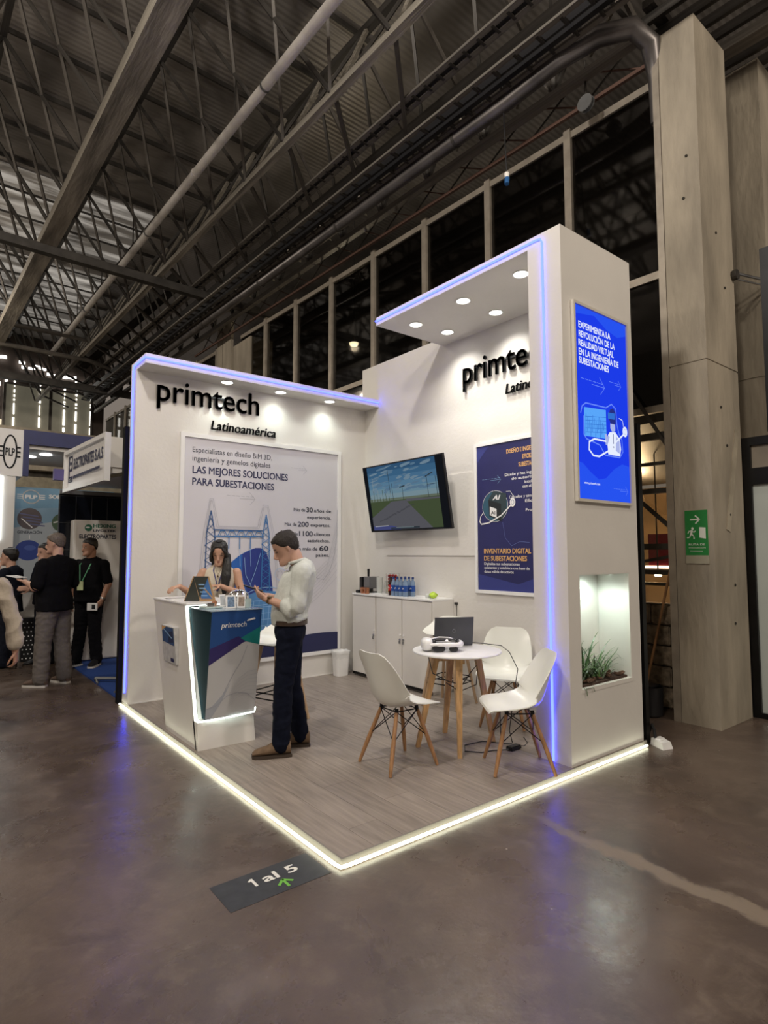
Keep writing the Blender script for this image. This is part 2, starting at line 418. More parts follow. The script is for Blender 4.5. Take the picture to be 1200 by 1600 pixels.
# wall-side truss
t = thing('wall_truss', 'dark lattice truss running above the tall windows', 'truss', HT(3.85, 4, 6.9))
strut('bottom_chord', (3.85, .3, 6.78), (3.85, 21, 6.78), .09, STEELP, t); strut('top_chord', (3.85, -1, 7.75), (3.85, 21, 7.75), .08, STEELD, t)
strut('beam', (3.55, .2, 7.35), (3.55, 21, 7.35), .16, STEELD, t, .24)
for i in range(20):
    v = .3+i*1.03
    strut('diagonal_brace', (3.85, v, 6.8), (3.85, v+.5, 7.75), .045, STEELP if i % 2 else STEELD, t); strut('diagonal_brace', (3.85, v+.5, 7.75), (3.85, v+1.03, 6.8), .045, STEELD, t)
    strut('rod', (3.4, v, 6.9), (4.1, v+.7, 7.2), .028, CHORD, t)
    strut('diagonal_brace', (3.85, v, 6.82), (3.0, v+.52, 8.82), .045, STEELM, t); strut('diagonal_brace', (3.85, v+1.03, 6.82), (3.0, v+.52, 8.82), .04, STEELD, t)
# secondary lattice with reddish rods
t = thing('rod_lattice', 'thin rusty rod lattice between duct and window head', 'truss', HT(4.0, 4, 6.5))
RUST = mat('rusty_rod', (.11, .06, .045), .6, .3, var=.3)
for z in (6.55, 6.95): strut('rail', (3.98, .3, z), (3.98, 12, z), .04, RUST, t)
for i in range(16):
    v = .35+i*.7
    strut('rod', (3.98, v, 6.55), (3.98, v+.7, 6.95), .016, RUST, t); strut('rod', (3.98, v, 6.95), (3.98, v+.7, 6.55), .016, STEELD, t)
# cross beams
for lab, v, z, u1, w in (('dark crossing steel beam over the far roof trusses, nearer one', 9.1, 6.85, 4.6, .15), ('dark crossing steel beam near the end wall', 17.5, 6.7, 5, .2)):
    o = MB().box((-7, v-w/2, z-w/2), (u1, v+w/2, z+w/2)).build('cross_beam', STEELD); ht(o); tag(o, lab, 'beam')
for lab, v, z, r in (('thin horizontal crossing pipe, higher of two at far left', 14.3, 7.15, .05), ('thin horizontal crossing pipe, lower of two at far left', 15.2, 6.9, .06)):
    o = MB().tube([(-7, v, z), (2.2, v, z+.0), (2.9, v+.4, z)], r, 8).build('crossing_pipe', STEELP, smooth=True); ht(o); tag(o, lab, 'pipe')
for lab, v, u0 in (('sloping dark roof girder at far left, behind the crossing beam', 16.4, -3), ('sloping dark roof girder right of the far light patch', 16.0, 2.2)):
    o = MB(); o.bar((u0, v, 7.0), (u0+1.9, v-2.5, 9.2), .32, .3); o = o.build('roof_girder', STEELD); ht(o); tag(o, lab, 'beam')
# white pipe
t = thing('overhead_pipe', 'long white pipe hanging below the roof trusses', 'pipe', HT(1.55, 4, 7.34))
pp = [HT(1.555+(v-4)*.002, v, 7.34) for v in (-3, 2.6, 8, 16.8)]
MB().tube(pp, .062, 16).build('pipe_run', PIPEM, t, smooth=True)
for i in range(7):
    v = 1.75+i*2.18-(.0 if i % 2 else .0); c = HT(1.555, v, 7.34)
    MB().tube([c+Vector((0, -.016, 0)), c+Vector((0, .016, 0))], .071, 16, GREYM if i % 2 else PIPEM).build('coupling', None, t, smooth=True)
for i in range(6):
    v = 2.6+i*2.18; c = HT(1.555, v, 7.34); MB().tube([c, c+Vector((0, 0, .75))], .011, 6).build('hanger_rod', STEELD, t)
# cable ladders and big duct
def ladder(label, u, z, w, h, m, step=.28, n=74):
    t = thing('cable_ladder', label, 'cable tray', HT(u, 4, z))
    for s in (-1, 1): strut('side_rail', (u+s*w/2, -1.5, z), (u+s*w/2, 19, z), .03, m, t, h)
    for i in range(n):
        v = -1.3+i*step; strut('rung', (u-w/2, v, z), (u+w/2, v, z), .035, STEELD, t)
    strut('cables', (u, -1.5, z+.05), (u, 19, z+.05), w*.72, BLACKP, t, .06)
ladder('narrow grey cable ladder hung left of the wide one', 2.78, 6.95, .13, .07, STEELP, .2, 100)
ladder('wide dark cable ladder hung beside the grey duct', 3.12, 6.72, .32, .06, STEELP)
DUCT = mat('galvanised_duct', (.13, .12, .12), .38, .7, var=.35, scale=3)
t = thing('ventilation_duct', 'grey round duct running under the roof, bent at its near end', 'duct', HT(3.5, 4, 6.6))
MB().tube([HT(3.38, 19, 6.66), HT(3.38, 8, 6.66), HT(3.38, 1.6, 6.66), HT(3.38, .95, 6.70), HT(3.46, .55, 6.73), HT(3.62, .28, 6.72), HT(3.82, .2, 6.62), HT(3.95, .22, 6.35), HT(4.0, .25, 5.9)], [.085, .085, .09, .095, .10, .10, .095, .07, .05], 18).build('duct_run', DUCT, t, smooth=True)
for v in (2.4, 4.9, 7.4, 10): MB().tube([HT(3.38, v, 6.66), HT(3.38, v+.04, 6.66)], .096, 18).build('duct_band', STEELD, t, smooth=True)
# hanging blue connector on chains, and small reel
c = Vector((3.3, 1.6, 5.72))
t = thing('hanging_connector', 'small white and blue plug hanging on a cable before the dark windows', 'plug', c)
MB().tube([c+Vector((0,0,.02)), c+Vector((.02,.02,.09))], [.024, .03], 10).build('plug_top', PIPEM, t, smooth=True)
MB().tube([c+Vector((0,0,.02)), c+Vector((-.02,-.01,-.06))], [.03, .026], 10).build('plug_bottom', mat('blue_plastic', (.03, .12, .32), .35, var=.1), t, smooth=True)
MB().tube([c+Vector((.02,.02,.09)), c+Vector((.03,.05,.6)), c+Vector((.06,.1,1.3))], .008, 6).build('cable', BLACKP, t)
t = thing('cable_reel', 'small round reel fixed high up left of the concrete column', 'reel', HT(3.9, .9, 6.5))
cc = HT(3.88, .95, 6.48)
MB().lathe([(.03,-.03),(.09,-.03),(.09,-.02),(.05,-.02),(.05,.02),(.09,.02),(.09,.03),(.03,.03)], cc, 20, axis='x').build('spool', GREYM, t, smooth=True)
MB().tube([cc+Vector((.0, 0, .09)), cc+Vector((.0, 0, .5))], .012, 6).build('bracket', STEELD, t)

# --- dark slatted deck, top right
t = thing('slatted_deck', 'dark slatted deck over the right-hand columns', 'deck', HT(5.5, -1, 6.95))
for i in range(14): strut('slat', (3.9+i*.24, -3.2, 6.95), (3.9+i*.24, .35, 6.95), .10, STEELD, t, .05)
for v in (-2.6, -1.2, .2): strut('bearer', (3.8, v, 7.05), (7.4, v, 7.05), .08, STEELD, t, .12)
strut('edge_beam', (4.75, -3.2, 6.83), (4.75, .3, 6.83), .1, STEELP, t, .16)

# --- columns
def column_mesh(x0, x1, y0, y1, z1, seam):
    mb = MB(); mb.box((x0, y0, 0), (x1, y1, seam-.008)); mb.box((x0+.008, y0+.008, seam-.008), (x1-.008, y1-.008, seam+.008)); mb.box((x0, y0, seam+.008), (x1, y1, z1)); return mb
t = thing('concrete_column', 'tall board-marked concrete column right of the booth, with the green exit sign', 'column', (4.18, -.05, 0))
column_mesh(3.85, 4.53, -.21, .13, 6.66, 3.31).build('column_shaft', CONC, t)
mb = MB(); mb.bar((4.15, -.212, 1.75), (4.44, -.212, 2.75), .085, .012); mb.build('plaster_streak', mat('pale_concrete', (.36, .32, .25), .8, var=.2, scale=5), t)
mb = MB(); mb.box((3.845, .135, 0), (3.91, .2, 6.5)); mb.build('steel_angle', BRONZE, t)
mb = MB()
for (u, v, z) in ((3.84, -.1, 5.3), (3.84, -.06, 4.9), (4.15, -.217, 4.6), (4.1, -.217, 2.9), (4.3, -.217, 4.1), (4.2, -.217, 1.9), (4.25, -.217, 1.25), (4.22, -.217, .9), (4.2, -.217, 2.55)):
    mb.lathe([(0, -.004), (.012, -.002), (.014, .004)], (u, v, z), 8, axis='x' if u < 3.85 else 'y')
mb.build('tie_holes', mat('dark_hole', (.03, .027, .022), .9, var=.1), t)
t = thing('concrete_pilaster', 'second concrete column standing behind and right of the tall one', 'column', (5.5, -.1, 0))
column_mesh(5.2, 6.6, -.29, .25, 6.9, 3.4).build('column_shaft', CONC, t)
t2 = thing('concrete_column', 'far concrete column standing among the tall windows, left of the mullions', 'column', (3.9, 10, 0))
MB().box((3.8, 10.7, 0), (3.92, 11.0, 7.0)).box((3.86, 9.3, 0), (4.4, 10.65, 6.35)).box((3.80, 10.2, 0), (3.86, 10.66, 7.0)).build('column_shaft', CONC, t2)
# clamp + pipe between columns
t = thing('wall_conduit', 'thin conduit with a clamp between the two concrete columns', 'pipe', (4.6, -.2, 4.2))
MB().tube([(4.5, -.235, 4.3), (5.0, -.3, 4.36), (6.2, -.42, 4.45)], .014, 8).tube([(4.5, -.235, 4.24), (5.0, -.3, 4.30), (6.2, -.42, 4.39)], .009, 8).build('conduit', GREYM, t)
MB().lathe([(.02,-.02),(.05,-.02),(.05,.02),(.02,.02)], (4.5, -.24, 4.28), 12, axis='y').build('clamp', STEELD, t)

# --- window wall
def glassm(name, tint, mixf, rough=.02, fm=.5):
    m = bpy.data.materials.new(name); m.use_nodes = True; nt = m.node_tree; n = nt.nodes; n.clear(); L = nt.links
    tr = n.new('ShaderNodeBsdfTransparent'); tr.inputs[0].default_value = (*tint, 1); gl = n.new('ShaderNodeBsdfGlossy'); gl.inputs['Roughness'].default_value = rough; gl.inputs[0].default_value = (.9, .9, .9, 1)
    lw = n.new('ShaderNodeLayerWeight'); lw.inputs[0].default_value = .3; mx = n.new('ShaderNodeMixShader'); o = n.new('ShaderNodeOutputMaterial')
    mm = n.new('ShaderNodeMath'); mm.operation = 'MULTIPLY_ADD'; mm.inputs[1].default_value = fm; mm.inputs[2].default_value = mixf; L.new(lw.outputs['Fresnel'], mm.inputs[0]); mm.use_clamp = True
    L.new(mm.outputs[0], mx.inputs[0]); L.new(tr.outputs[0], mx.inputs[1]); L.new(gl.outputs[0], mx.inputs[2]); L.new(mx.outputs[0], o.inputs[0]); MATS[name] = m; return m
GLASS = glassm('window_glass', (.34, .33, .32), .03, .05, .26)
MULL = [.14+1.215*i for i in range(18)]
k = 0
for i in range(len(MULL)-1):
    v0, v1 = MULL[i], MULL[i+1]
    if 8.9 < v0 < 10.9: continue
    k += 1
    w = sempty('window_%d' % k, HT(4.2, v0, 2.9)); f = MB()
    f.box((4.13, v0-.045, 2.9 if i == 0 else 0), (4.22, v0+.045, 6.55)); f.box((4.15, v0+.045, 6.42), (4.21, v1-.045, 6.5)); f.box((4.15, v0+.045, 4.36), (4.21, v1-.045, 4.44)); f.box((4.15, v0+.045, 2.98), (4.21, v1-.045, 3.05))
    fo = f.build('frame', BRONZE, None); fo.data.transform(HM); fo.parent = w; fo.location = -w.location
    for z0, z1 in ((4.44, 6.42), (3.05, 4.36)):
        g = MB().box((4.175, v0+.045, z0), (4.185, v1-.045, z1)).build('pane', GLASS, None); g.data.transform(HM); g.parent = w; g.location = -w.location
    struct(w, 'tall dark glazed bay, number %d counted from the concrete column' % k)
# lower glazed lattice by the column, block wall and hall beyond
w = sempty('window_30', HT(4.2, .5, 1.05), 'low latticed window strip between booth and concrete column'); f = MB()
for z, h in ((2.70, .07), (2.44, .03), (2.15, .05), (1.58, .06), (1.33, .05), (1.22, .03)): f.box((4.14, .2, z), (4.2, 2.4, z+h))
f.box((4.10, .17, 0), (4.18, .24, 2.98)); f.box((4.12, .83, 0), (4.18, .90, 2.98)); f.bar((4.12, .78, 2.25), (4.12, .22, 1.72), .035); f.bar((4.12, .8, 1.42), (4.12, .22, 1.53), .03); f.bar((4.12, .7, 3.3), (4.12, .3, 2.6), .03)
fo = f.build('frame', STEELD, None); fo.data.transform(HM); fo.parent = w; fo.location = -w.location
g = MB().box((4.185, .24, 1.05), (4.19, 2.4, 2.98)).build('pane', glassm('clear_glass', (.85, .84, .8), .03), None); g.data.transform(HM); g.parent = w; g.location = -w.location
bw = sempty('wall_low', HT(4.2, 1, 0), 'low wall of rough split-face blocks under the window'); BLK = mat('split_face_block', (.23, .185, .135), .95, var=.5, scale=14, bump=.9, bscale=28)
MB().box((4.25, .1, 0), (4.35, 4, 1.03)).build('core', mat('mortar', (.08, .065, .05), .95, var=.2), bw)
for r_ in range(5):
    for c_ in range(6):
        y = .18+c_*.41-(.2 if r_ % 2 else 0); y0 = max(y, .16)
        bm = MB().box((4.20+random.random()*.012, y0, .012+r_*.204), (4.26, y+.395, .2+r_*.204), bev=.012).build('block', BLK, bw)
# broom and dustbin in the gap
t = thing('broom', 'reddish broomstick leaning against the block wall', 'broom', (4.05, .62, 0)); MB().tube([(4.03, .60, .05), (4.05, .27, 1.45)], .013, 8).build('handle', OAKD, t)
MB().box((3.98, .53, .0), (4.08, .66, .07)).build('brush_head', BLACKP, t)
t = thing('dustpan', 'dark upright dustpan standing by the block wall beside the broom', 'dustpan', (3.98, .5, 0))
mb = MB(); mb.lathe([(.09, 0), (.11, .02), (.12, .26), (.13, .28), (.115, .28), (.105, .04)], (3.84, .42, 0), 18); mb.build('pan', BLACKP, t, smooth=True)
MB().box((3.74, .36, .28), (3.92, .48, .295)).build('flap', BLACKP, t)

# hall beyond the glass
bey = mat('tan_far_wall', (.42, .27, .14), .8, var=.35, scale=1.2)
struct(MB().box((13, -3, 0), (13.1, 26, 3.2)).build('wall_beyond', bey), 'tan lit wall of the neighbouring hall, seen through the low window')
struct(MB().box((11.0, -3, 3.2), (11.1, 26, 9.4)).build('wall_backing_upper', mat('dark_backing', (.05, .042, .036), .8, var=.5, scale=.6)), 'dark backing added behind the tall windows')  # added dark backing, keeps the bright world background out of the panes
o = MB().box((4.9, .3, 3.05), (11, 26, 3.2)).build('ceiling_beyond', STEELD); struct(o, 'floor slab of the gallery in the neighbouring hall')
point('far_hall_lamp', (9.5, 3.6, 2.6), 260, (1, .72, .42), .2)
t = thing('far_booth_sign', 'small red and black sign board seen through the low window', 'sign', (7.5, 2.2, 1.2))
MB().box((7.6, 2.0, 1.35), (7.7, 2.35, 1.85)).build('red_panel', mat('red_print', (.35, .02, .03), .5, var=.1), t); MB().box((7.6, 1.3, 1.35), (7.7, 2.0, 1.85)).build('dark_panel', BLACKM, t); MB().box((7.62, 1.9, 0), (7.68, 1.96, 1.35)).build('post', BLACKM, t); MB().box((7.58, 1.2, 1.30), (7.66, 2.4, 1.34)).build('light_bar', glow('warm_bar', (1, .8, .6), 4), t)
for i, (x, y, z) in enumerate(((7.0, 2.2, 2.1), (7.0, 1.9, 1.22), (7.0, 1.55, 1.22))):
    t = thing('far_lamp', ('small round lamp glowing high behind the low window', 'left small spotlight under the window rail in the far hall', 'right small spotlight under the window rail in the far hall')[i], 'lamp', (x, y, z))
    MB().lathe([(0, -.03), (.05, -.02), (.05, .02), (0, .03)], (x, y, z), 12).build('bulb', glow('far_bulb', (1, .92, .78), 8), t); MB().tube([(x, y, z+.02), (x, y, 3.06)], .01, 6).build('stem', STEELD, t)
t = thing('gallery_lamp', 'round yellow lamp glowing behind the tall dark window left of the canopy', 'lamp', (5.5, 7.66, 6.07))
MB().lathe([(0, -.05), (.08, -.045), (.10, .01), (0, .02)], (5.5, 7.66, 6.07), 16).build('bulb', glow('gallery_bulb', (1, .86, .55), 14), t); MB().tube([(5.5, 7.66, 6.09), (5.5, 7.66, 9.38)], .012, 6).build('stem', STEELD, t)
point('gallery_light', (5.45, 7.6, 5.95), 40, (1, .85, .6), .08)

# door on the right
d = sempty('door_1', (4.56, -.3, 0), 'black framed door with frosted panes at the right edge'); f = MB()
f.box((4.55, -.28, 0), (4.62, -.2, 2.66)); f.box((4.55, -2.4, 2.58), (4.62, -.28, 2.66)); f.box((4.55, -2.4, 2.2), (4.62, -.28, 2.36)); f.box((4.55, -2.4, 0), (4.62, -.28, .05)); f.box((4.55, -1.3, .05), (4.62, -1.22, 2.58)); f.box((4.60, -1.6, 2.7), (4.7, -.42, 4.5))
f.build('frame', BLACKM, d)
MB().box((4.58, -1.22, .05), (4.59, -.28, 2.2)).build('pane', mat('frosted_glass', (.42, .46, .44), .5, var=.06, scale=2), d)
MB().box((4.58, -1.22, 2.36), (4.59, -.28, 2.58)).build('transom_pane', mat('transom_glass', (.22, .19, .15), .4, var=.25, scale=2), d)
struct(MB().box((4.75, -3, 0), (4.9, -.3, 2.6)).build('wall_right_room', mat('room_wall', (.3, .27, .22), .8, var=.1)), 'wall panel behind the frosted door')

# exit sign on the column
GREEN = mat('exit_green', (.02, .22, .05), .4, var=.06, scale=6); PW = flat('white', (.75, .77, .72)); 
t = thing('exit_sign', 'green evacuation sign with arrow and running figure on the column', 'sign', (3.845, -.06, 1.69))
MB().box((3.838, -.165, 1.45), (3.848, .035, 1.935)).build('plate', mat('sign_board', (.35, .33, .26), .5, var=.1), t)
A = Art((3.838, .035, 1.45), (0, -1, 0), (0, 0, 1)); A.poly([(0, .075), (.2, .075), (.2, .485), (0, .485)], GREEN)
A.line([(.05, .40), (.125, .40)], .012, PW); A.line([(.095, .435), (.13, .40), (.095, .365)], .012, PW)
A.poly([(.125, .235), (.18, .225), (.18, .325), (.125, .33)], PW); A.ell(.066, .318, .011, .013, PW)
A.line([(.06, .30), (.052, .265)], .018, PW); A.line([(.055, .27), (.075, .25), (.078, .225)], .010, PW); A.line([(.05, .268), (.04, .24), (.018, .236)], .010, PW); A.line([(.058, .297), (.08, .285), (.09, .297)], .008, PW); A.line([(.058, .297), (.035, .295), (.025, .275)], .008, PW)
A.text('RUTA DE', .03, .17, .165, .018, PW, .01); A.text('EVACUACIÓN', .03, .175, .138, .012, PW); A.line([(.04, .115), (.15, .113)], .005, PW)
A.build('printed_artwork', t)

# --- end wall with daylight through its holes
ew = sempty('wall_end', HT(0, 22, 0), 'dark end wall of the hall with daylight coming through slits')
EWM = mat('end_wall_sheet', (.075, .055, .045), .7, var=.4, scale=1.5)
mb = MB().box((-8, 22, 0), (4.4, 22.1, 9.4)); o = mb.build('sheet', EWM); o.data.transform(HM); o.parent = ew; o.location = -ew.location
DAY = glow('daylight_slit', (1, .97, .9), 5); DAY2 = glow('daylight_panel', (1, .86, .62), 1.0)
mb = MB(); rr = random.Random(3)
for px_, col in ((-.05, 0), (.3, 1), (.5, 1), (.75, 0)):
    z = 8.0
    while z > 5.6:
        h = rr.uniform(.06, .16) if z > 6.6 else rr.uniform(.2, .5); w_ = rr.uniform(.05, .14)
        mb.box((px_+.4-w_/2, 21.96, z-h), (px_+.4+w_/2, 21.98, z)); z -= h+rr.uniform(.05, .12)
for i, x in enumerate((1.15, 1.95, 2.3, 2.75, 3.15, 3.65)):
    z = 7.7
    while z > 5.9:
        h = rr.uniform(.04, .1) if z > 7.0 else rr.uniform(.3, .6); w_ = rr.uniform(.02, .06)
        mb.box((x+.25-w_/2, 21.90, z-h), (x+.25+w_/2, 21.92, z)); z -= h+rr.uniform(.04, .14)
for i in range(46):
    x = .2+i*.09+rr.uniform(-.05, .05); z = 8.5-(x-.2)*.16+rr.uniform(-.12, .12)
    if rr.random() < .25: continue
    mb.box((x, 21.85, z), (x+rr.uniform(.04, .2), 21.87, z+rr.uniform(.03, .14)))
o = mb.build('daylight_slits', DAY); o.data.transform(HM); o.parent = ew; o.location = -ew.location; o['kind'] = 'stuff'
mb = MB().box((-.6, 21.9, 5.6), (1.05, 21.95, 6.25)); o = mb.build('daylit_panel', DAY2); o.data.transform(HM); o.parent = ew; o.location = -ew.location
for i, (x0, x1) in enumerate(((1.15, 2.5), (2.6, 3.9))):
    w = sempty('window_%d' % (40+i), HT(x0, 21.9, 5.8), ('left', 'right')[i]+' grimy window high on the end wall')
    g = MB().box((x0, 21.93, 5.75), (x1, 21.96, 7.55)).build('pane', mat('grimy_glass', (.24, .22, .17), .5, var=.3, scale=1.5, emit=(.6, .55, .4), es=.12)); g.data.transform(HM); g.parent = w; g.location = -w.location
    f = MB(); f.box((x0-.08, 21.88, 5.7), (x0, 21.96, 7.6)).box((x1, 21.88, 5.7), (x1+.06, 21.96, 7.6)).box((x0, 21.88, 7.55), (x1, 21.96, 7.62)); f = f.build('frame', STEELP); f.data.transform(HM); f.parent = w; f.location = -w.location
# ledges of the side building far left
t = thing('gallery_facade', 'beige concrete gallery front with ledges beyond the booths', 'facade', HT(1, 16.5, 0))
for z, h, m in ((2.4, 1.3, mat('gallery_paint', (.30, .27, .20), .7, var=.2)), (3.9, .25, CONC), (4.3, .5, MATS['gallery_paint']), (4.95, .12, CONC)):
    o = MB().box((-3, 16.6, z), (3.9, 17, z+h)).build('ledge', m); o.data.transform(HM); o.parent = t; o.location = -t.location
o = MB().box((-3, 17.0, 0), (3.9, 17.1, 5)).build('back', mat('gallery_shadow', (.09, .08, .065), .8, var=.3)); o.data.transform(HM); o.parent = t; o.location = -t.location
# ================================================================== BOOTH
def plank_mat(i):
    k = rp.uniform(.82, 1.15); c = (.245*k, .208*k, .180*k)
    m = mat('vinyl_plank_%d' % i, c, .42, var=.22, scale=2.4, stretch=(16, 1.3, 1), bump=.06, bscale=40)
    return m
rp = random.Random(5)
PM = [plank_mat(i) for i in range(6)]
t = thing('platform', 'low booth platform laid with grey-brown wood-look planks', 'platform', (1.5, 2, 0))
MB().box((.004, .004, 0), (2.97, 4.0, .030)).build('base_board', mat('mdf_edge', (.25, .21, .17), .7, var=.1), t)
for c_ in range(15):
    x0 = .012+c_*.1975; y = .012-rp.uniform(0, 1.1)
    while y < 3.78:
        y1 = y+1.22; a, b = max(y, .012), min(y1, 3.795)
        if b-a > .05:
            MB().box((x0+.0008, a+.0008, .03), (min(x0+.1967, 2.955), b-.0008, .04)).build('plank', rp.choice(PM), t)
        y = y1
MB().box((0, 0, 0), (.012, 4, .041)).box((.012, 0, 0), (2.97, .012, .041)).build('edge_trim', mat('trim_satin', (.22, .20, .18), .55, var=.05), t)
t = thing('floor_light_strip', 'glowing white light strip around the edge of the booth platform', 'light strip', (1, 0, 0))
MB().tube([(-.022, 4.0, .014), (-.022, 2, .014), (-.022, .03, .014), (-.016, -.016, .014), (.03, -.022, .014), (1.5, -.022, .014), (2.93, -.022, .014)], .0085, 10).build('tube', LEDW, t, smooth=True)

# back wall (left wall in the picture)
wb = sempty('wall_back', (0, 3.8, 0), 'white booth back wall with an overhanging lit soffit, left in the picture')
MB().box((0, 3.8, .04), (2.95, 4.0, 3.555)).build('panel', WALLW, wb)
MB().box((0, 3.5, 3.455), (2.95, 3.8, 3.555)).build('soffit', WALLW, wb)
MB().box((0, 3.785, .04), (2.95, 3.8, .05)).build('skirting', WHITE, wb)
def strip(name, pts, parent, r=.007, m=None): return MB().tube(pts, r, 8).build(name, m or LEDB, parent, smooth=True)
t = thing('blue_light_strip', 'blue light strip up the left end and along the soffit of the back wall', 'light strip', (0, 3.9, .1))
strip('tube', [(-.006, 3.9, .14), (-.006, 3.9, 2), (-.006, 3.9, 3.495), (-.006, 3.88, 3.51), (-.006, 3.52, 3.51), (-.006, 3.50, 3.51), (.012, 3.493, 3.51), (1.5, 3.493, 3.51), (2.945, 3.493, 3.51)], t, .0085)
wr = sempty('wall_right', (2.95, 2, 0), 'tall white booth side wall carrying screen and blue poster')
MB().box((2.95, .32, .04), (3.0, 3.86, 4.03)).build('panel', WALLW, wr)

# pillar with canopy
t = thing('booth_pillar', 'tall white booth pillar with plant niche, carrying the canopy', 'pillar', (2.46, .17, .04))
mb = MB(); mb.box((1.97, .02, .04), (2.11, .32, 4.015)).box((2.81, .02, .04), (2.955, .32, 4.015)).box((2.11, .02, .04), (2.81, .32, .535)).box((2.11, .02, 1.385), (2.81, .32, 4.015)).box((2.11, .305, .535), (2.81, .32, 1.385))
mb.build('pillar_shell', WALLW, t)
mb = MB(); mb.box((1.97, .32, 3.93), (2.95, 2.28, 4.015)); mb.build('canopy', WALLW, t)
nm = mat('niche_lining', (.78, .78, .74), .45, var=.02)
MB().box((2.80, .022, .54), (2.81, .304, 1.38)).box((2.11, .022, .54), (2.12, .304, 1.38)).box((2.12, .297, .54), (2.80, .304, 1.38)).build('niche_lining', nm, t)
MB().box((2.11, .015, .53), (2.81, .05, .56)).build('niche_sill', WHITE, t)
t = thing('blue_light_strip', 'blue light strip up the tall pillar and along the canopy edge', 'light strip', (1.96, .17, .1))
strip('tube', [(1.963, .17, .05), (1.963, .172, 2), (1.963, .18, 3.94), (1.963, .195, 3.97), (1.963, .24, 3.975), (1.963, 1.2, 3.975), (1.963, 2.278, 3.975)], t, .0085)

# downlights
def spotlamp(loc, power, col=(1, .93, .82), ang=130, blend=.9, tgt=(0, 0, -1)):
    l = bpy.data.lights.new('downlight_lamp', 'SPOT'); l.energy = power; l.color = col; l.spot_size = R(ang); l.spot_blend = blend; l.shadow_soft_size = .05
    o = bpy.data.objects.new('downlight_lamp', l); o.location = loc; o.rotation_euler = Vector(tgt).to_track_quat('-Z', 'Y').to_euler(); COL.objects.link(o)
def downlight(label, x, y, z, power, r=.062, group=None, col=(1, .95, .86)):
    t = thing('downlight', label, 'downlight', (x, y, z), group)
    MB().lathe([(r, -.001), (r+.012, -.001), (r+.014, -.006), (r+.004, -.009), (r, -.007)], (x, y, z), 28, caps=False).build('trim_ring', LACQ, t, smooth=True)
    MB().lathe([(0, -.004), (r, -.004), (r, -.001)], (x, y, z), 28).build('diffuser', SPOTM, t, smooth=True)
    spotlamp((x, y, z-.02), power, col)
CG = 'downlights under the canopy'; SG = 'downlights under the back wall soffit'
downlight('downlight nearest the far left tip of the canopy', 2.27, 1.99, 3.93, 36, group=CG)
downlight('downlight at the canopy end beside the side wall', 2.68, 1.94, 3.93, 36, group=CG)
downlight('middle downlight near the lit outer edge of the canopy', 2.24, 1.28, 3.93, 36, group=CG)
downlight('middle downlight beside the side wall, above the logo', 2.69, 1.27, 3.93, 36, group=CG)
downlight('downlight nearest the pillar, partly cut off by it', 2.24, .60, 3.93, 36, group=CG)
downlight('left downlight of the three in the soffit, above the big logo', .92, 3.645, 3.455, 13, group=SG, col=(.9, 1, .9))
downlight('middle downlight of the three in the soffit', 1.59, 3.645, 3.455, 13, group=SG, col=(.9, 1, .9))
downlight('right downlight of the three in the soffit, next to the corner', 2.28, 3.645, 3.455, 13, group=SG, col=(.9, 1, .9))
t = thing('niche_light', 'small round light in the top of the plant niche', 'downlight', (2.55, .17, 1.38))
MB().lathe([(0, -.004), (.035, -.004), (.04, .0)], (2.55, .17, 1.385), 20).build('diffuser', LEDW2, t)
spotlamp((2.55, .15, 1.365), 9, (.86, 1, .90), 165, .6)

# logos in raised letters
def logo(label, o, U, V, w, h, lat_o, lat_w, lat_h, cat='sign'):
    t = thing('raised_logo', label, cat, o)
    letters3d(t, 'primtech', o, U, V, w, h, .02, CHAR, .007)
    U_ = Vector(U); V_ = Vector(V); n = U_.cross(V_)
    mb = MB(); a = Vector(o)+U_*(w*.50)+V_*(h*.43)+n*.012
    mb.hexa([a, a+U_*w*.16, a+U_*w*.16+V_*h*.07, a+V_*h*.07, a+n*.02, a+U_*w*.16+n*.02, a+U_*w*.16+V_*h*.07+n*.02, a+V_*h*.07+n*.02]); mb.build('crossbar', CHAR, t)
    letters3d(t, 'Latinoamérica', lat_o, U, V, lat_w, lat_h, .015, CHAR, .012, .18)
logo('large raised dark logo lettering on the back wall, left in the picture', (.205, 3.8, 3.165), (1, 0, 0), (0, 0, 1), 1.17, .26, (.80, 3.8, 2.93), .80, .105)
logo('raised dark logo lettering on the side wall, partly hidden by the pillar', (2.95, 1.95, 3.40), (0, -1, 0), (0, 0, 1), 1.17, .27, (2.95, 1.36, 3.165), .80, .105)

# ---- big white poster on the back wall
NAVY = flat('navy', (.018, .022, .085)); TXT = flat('ink', (.03, .035, .06)); PAPER = mat('poster_paper', (.62, .61, .66), .5, var=.02, scale=2)
BLUE = flat('blue', (.015, .11, .42)); BLUE2 = flat('blue_deep', (.02, .04, .24)); LBL = flat('light_blue', (.30, .52, .80)); THIN = flat('thin_grey', (.33, .34, .40)); INK2 = flat('ink_blue', (.03, .09, .24)); WHT = flat('paper_white', (.82, .82, .84)); GOLD = flat('gold', (.72, .42, .16))
def frame_rect(o, U, V, w, h, b, d, m, root, name='frame'):
    U = Vector(U); V = Vector(V); n = U.cross(V); o = Vector(o); mb = MB()
    for (a, c, e, f) in ((0, 0, w, b), (0, h-b, w, h), (0, b, b, h-b), (w-b, b, w, h-b)):
        mb.prism([o+U*a+V*c, o+U*e+V*c, o+U*e+V*f, o+U*a+V*f], n*d, m)
    mb.build(name, None, root)
def panel(o, U, V, w, h, d, m, root, name='panel'):
    U = Vector(U); V = Vector(V); n = U.cross(V); o = Vector(o)
    MB().prism([o, o+U*w, o+U*w+V*h, o+V*h], n*d, m).build(name, None, root)
t = thing('wall_poster', 'large white poster with gantry drawing on the back wall', 'poster', (1.5, 3.79, .3))
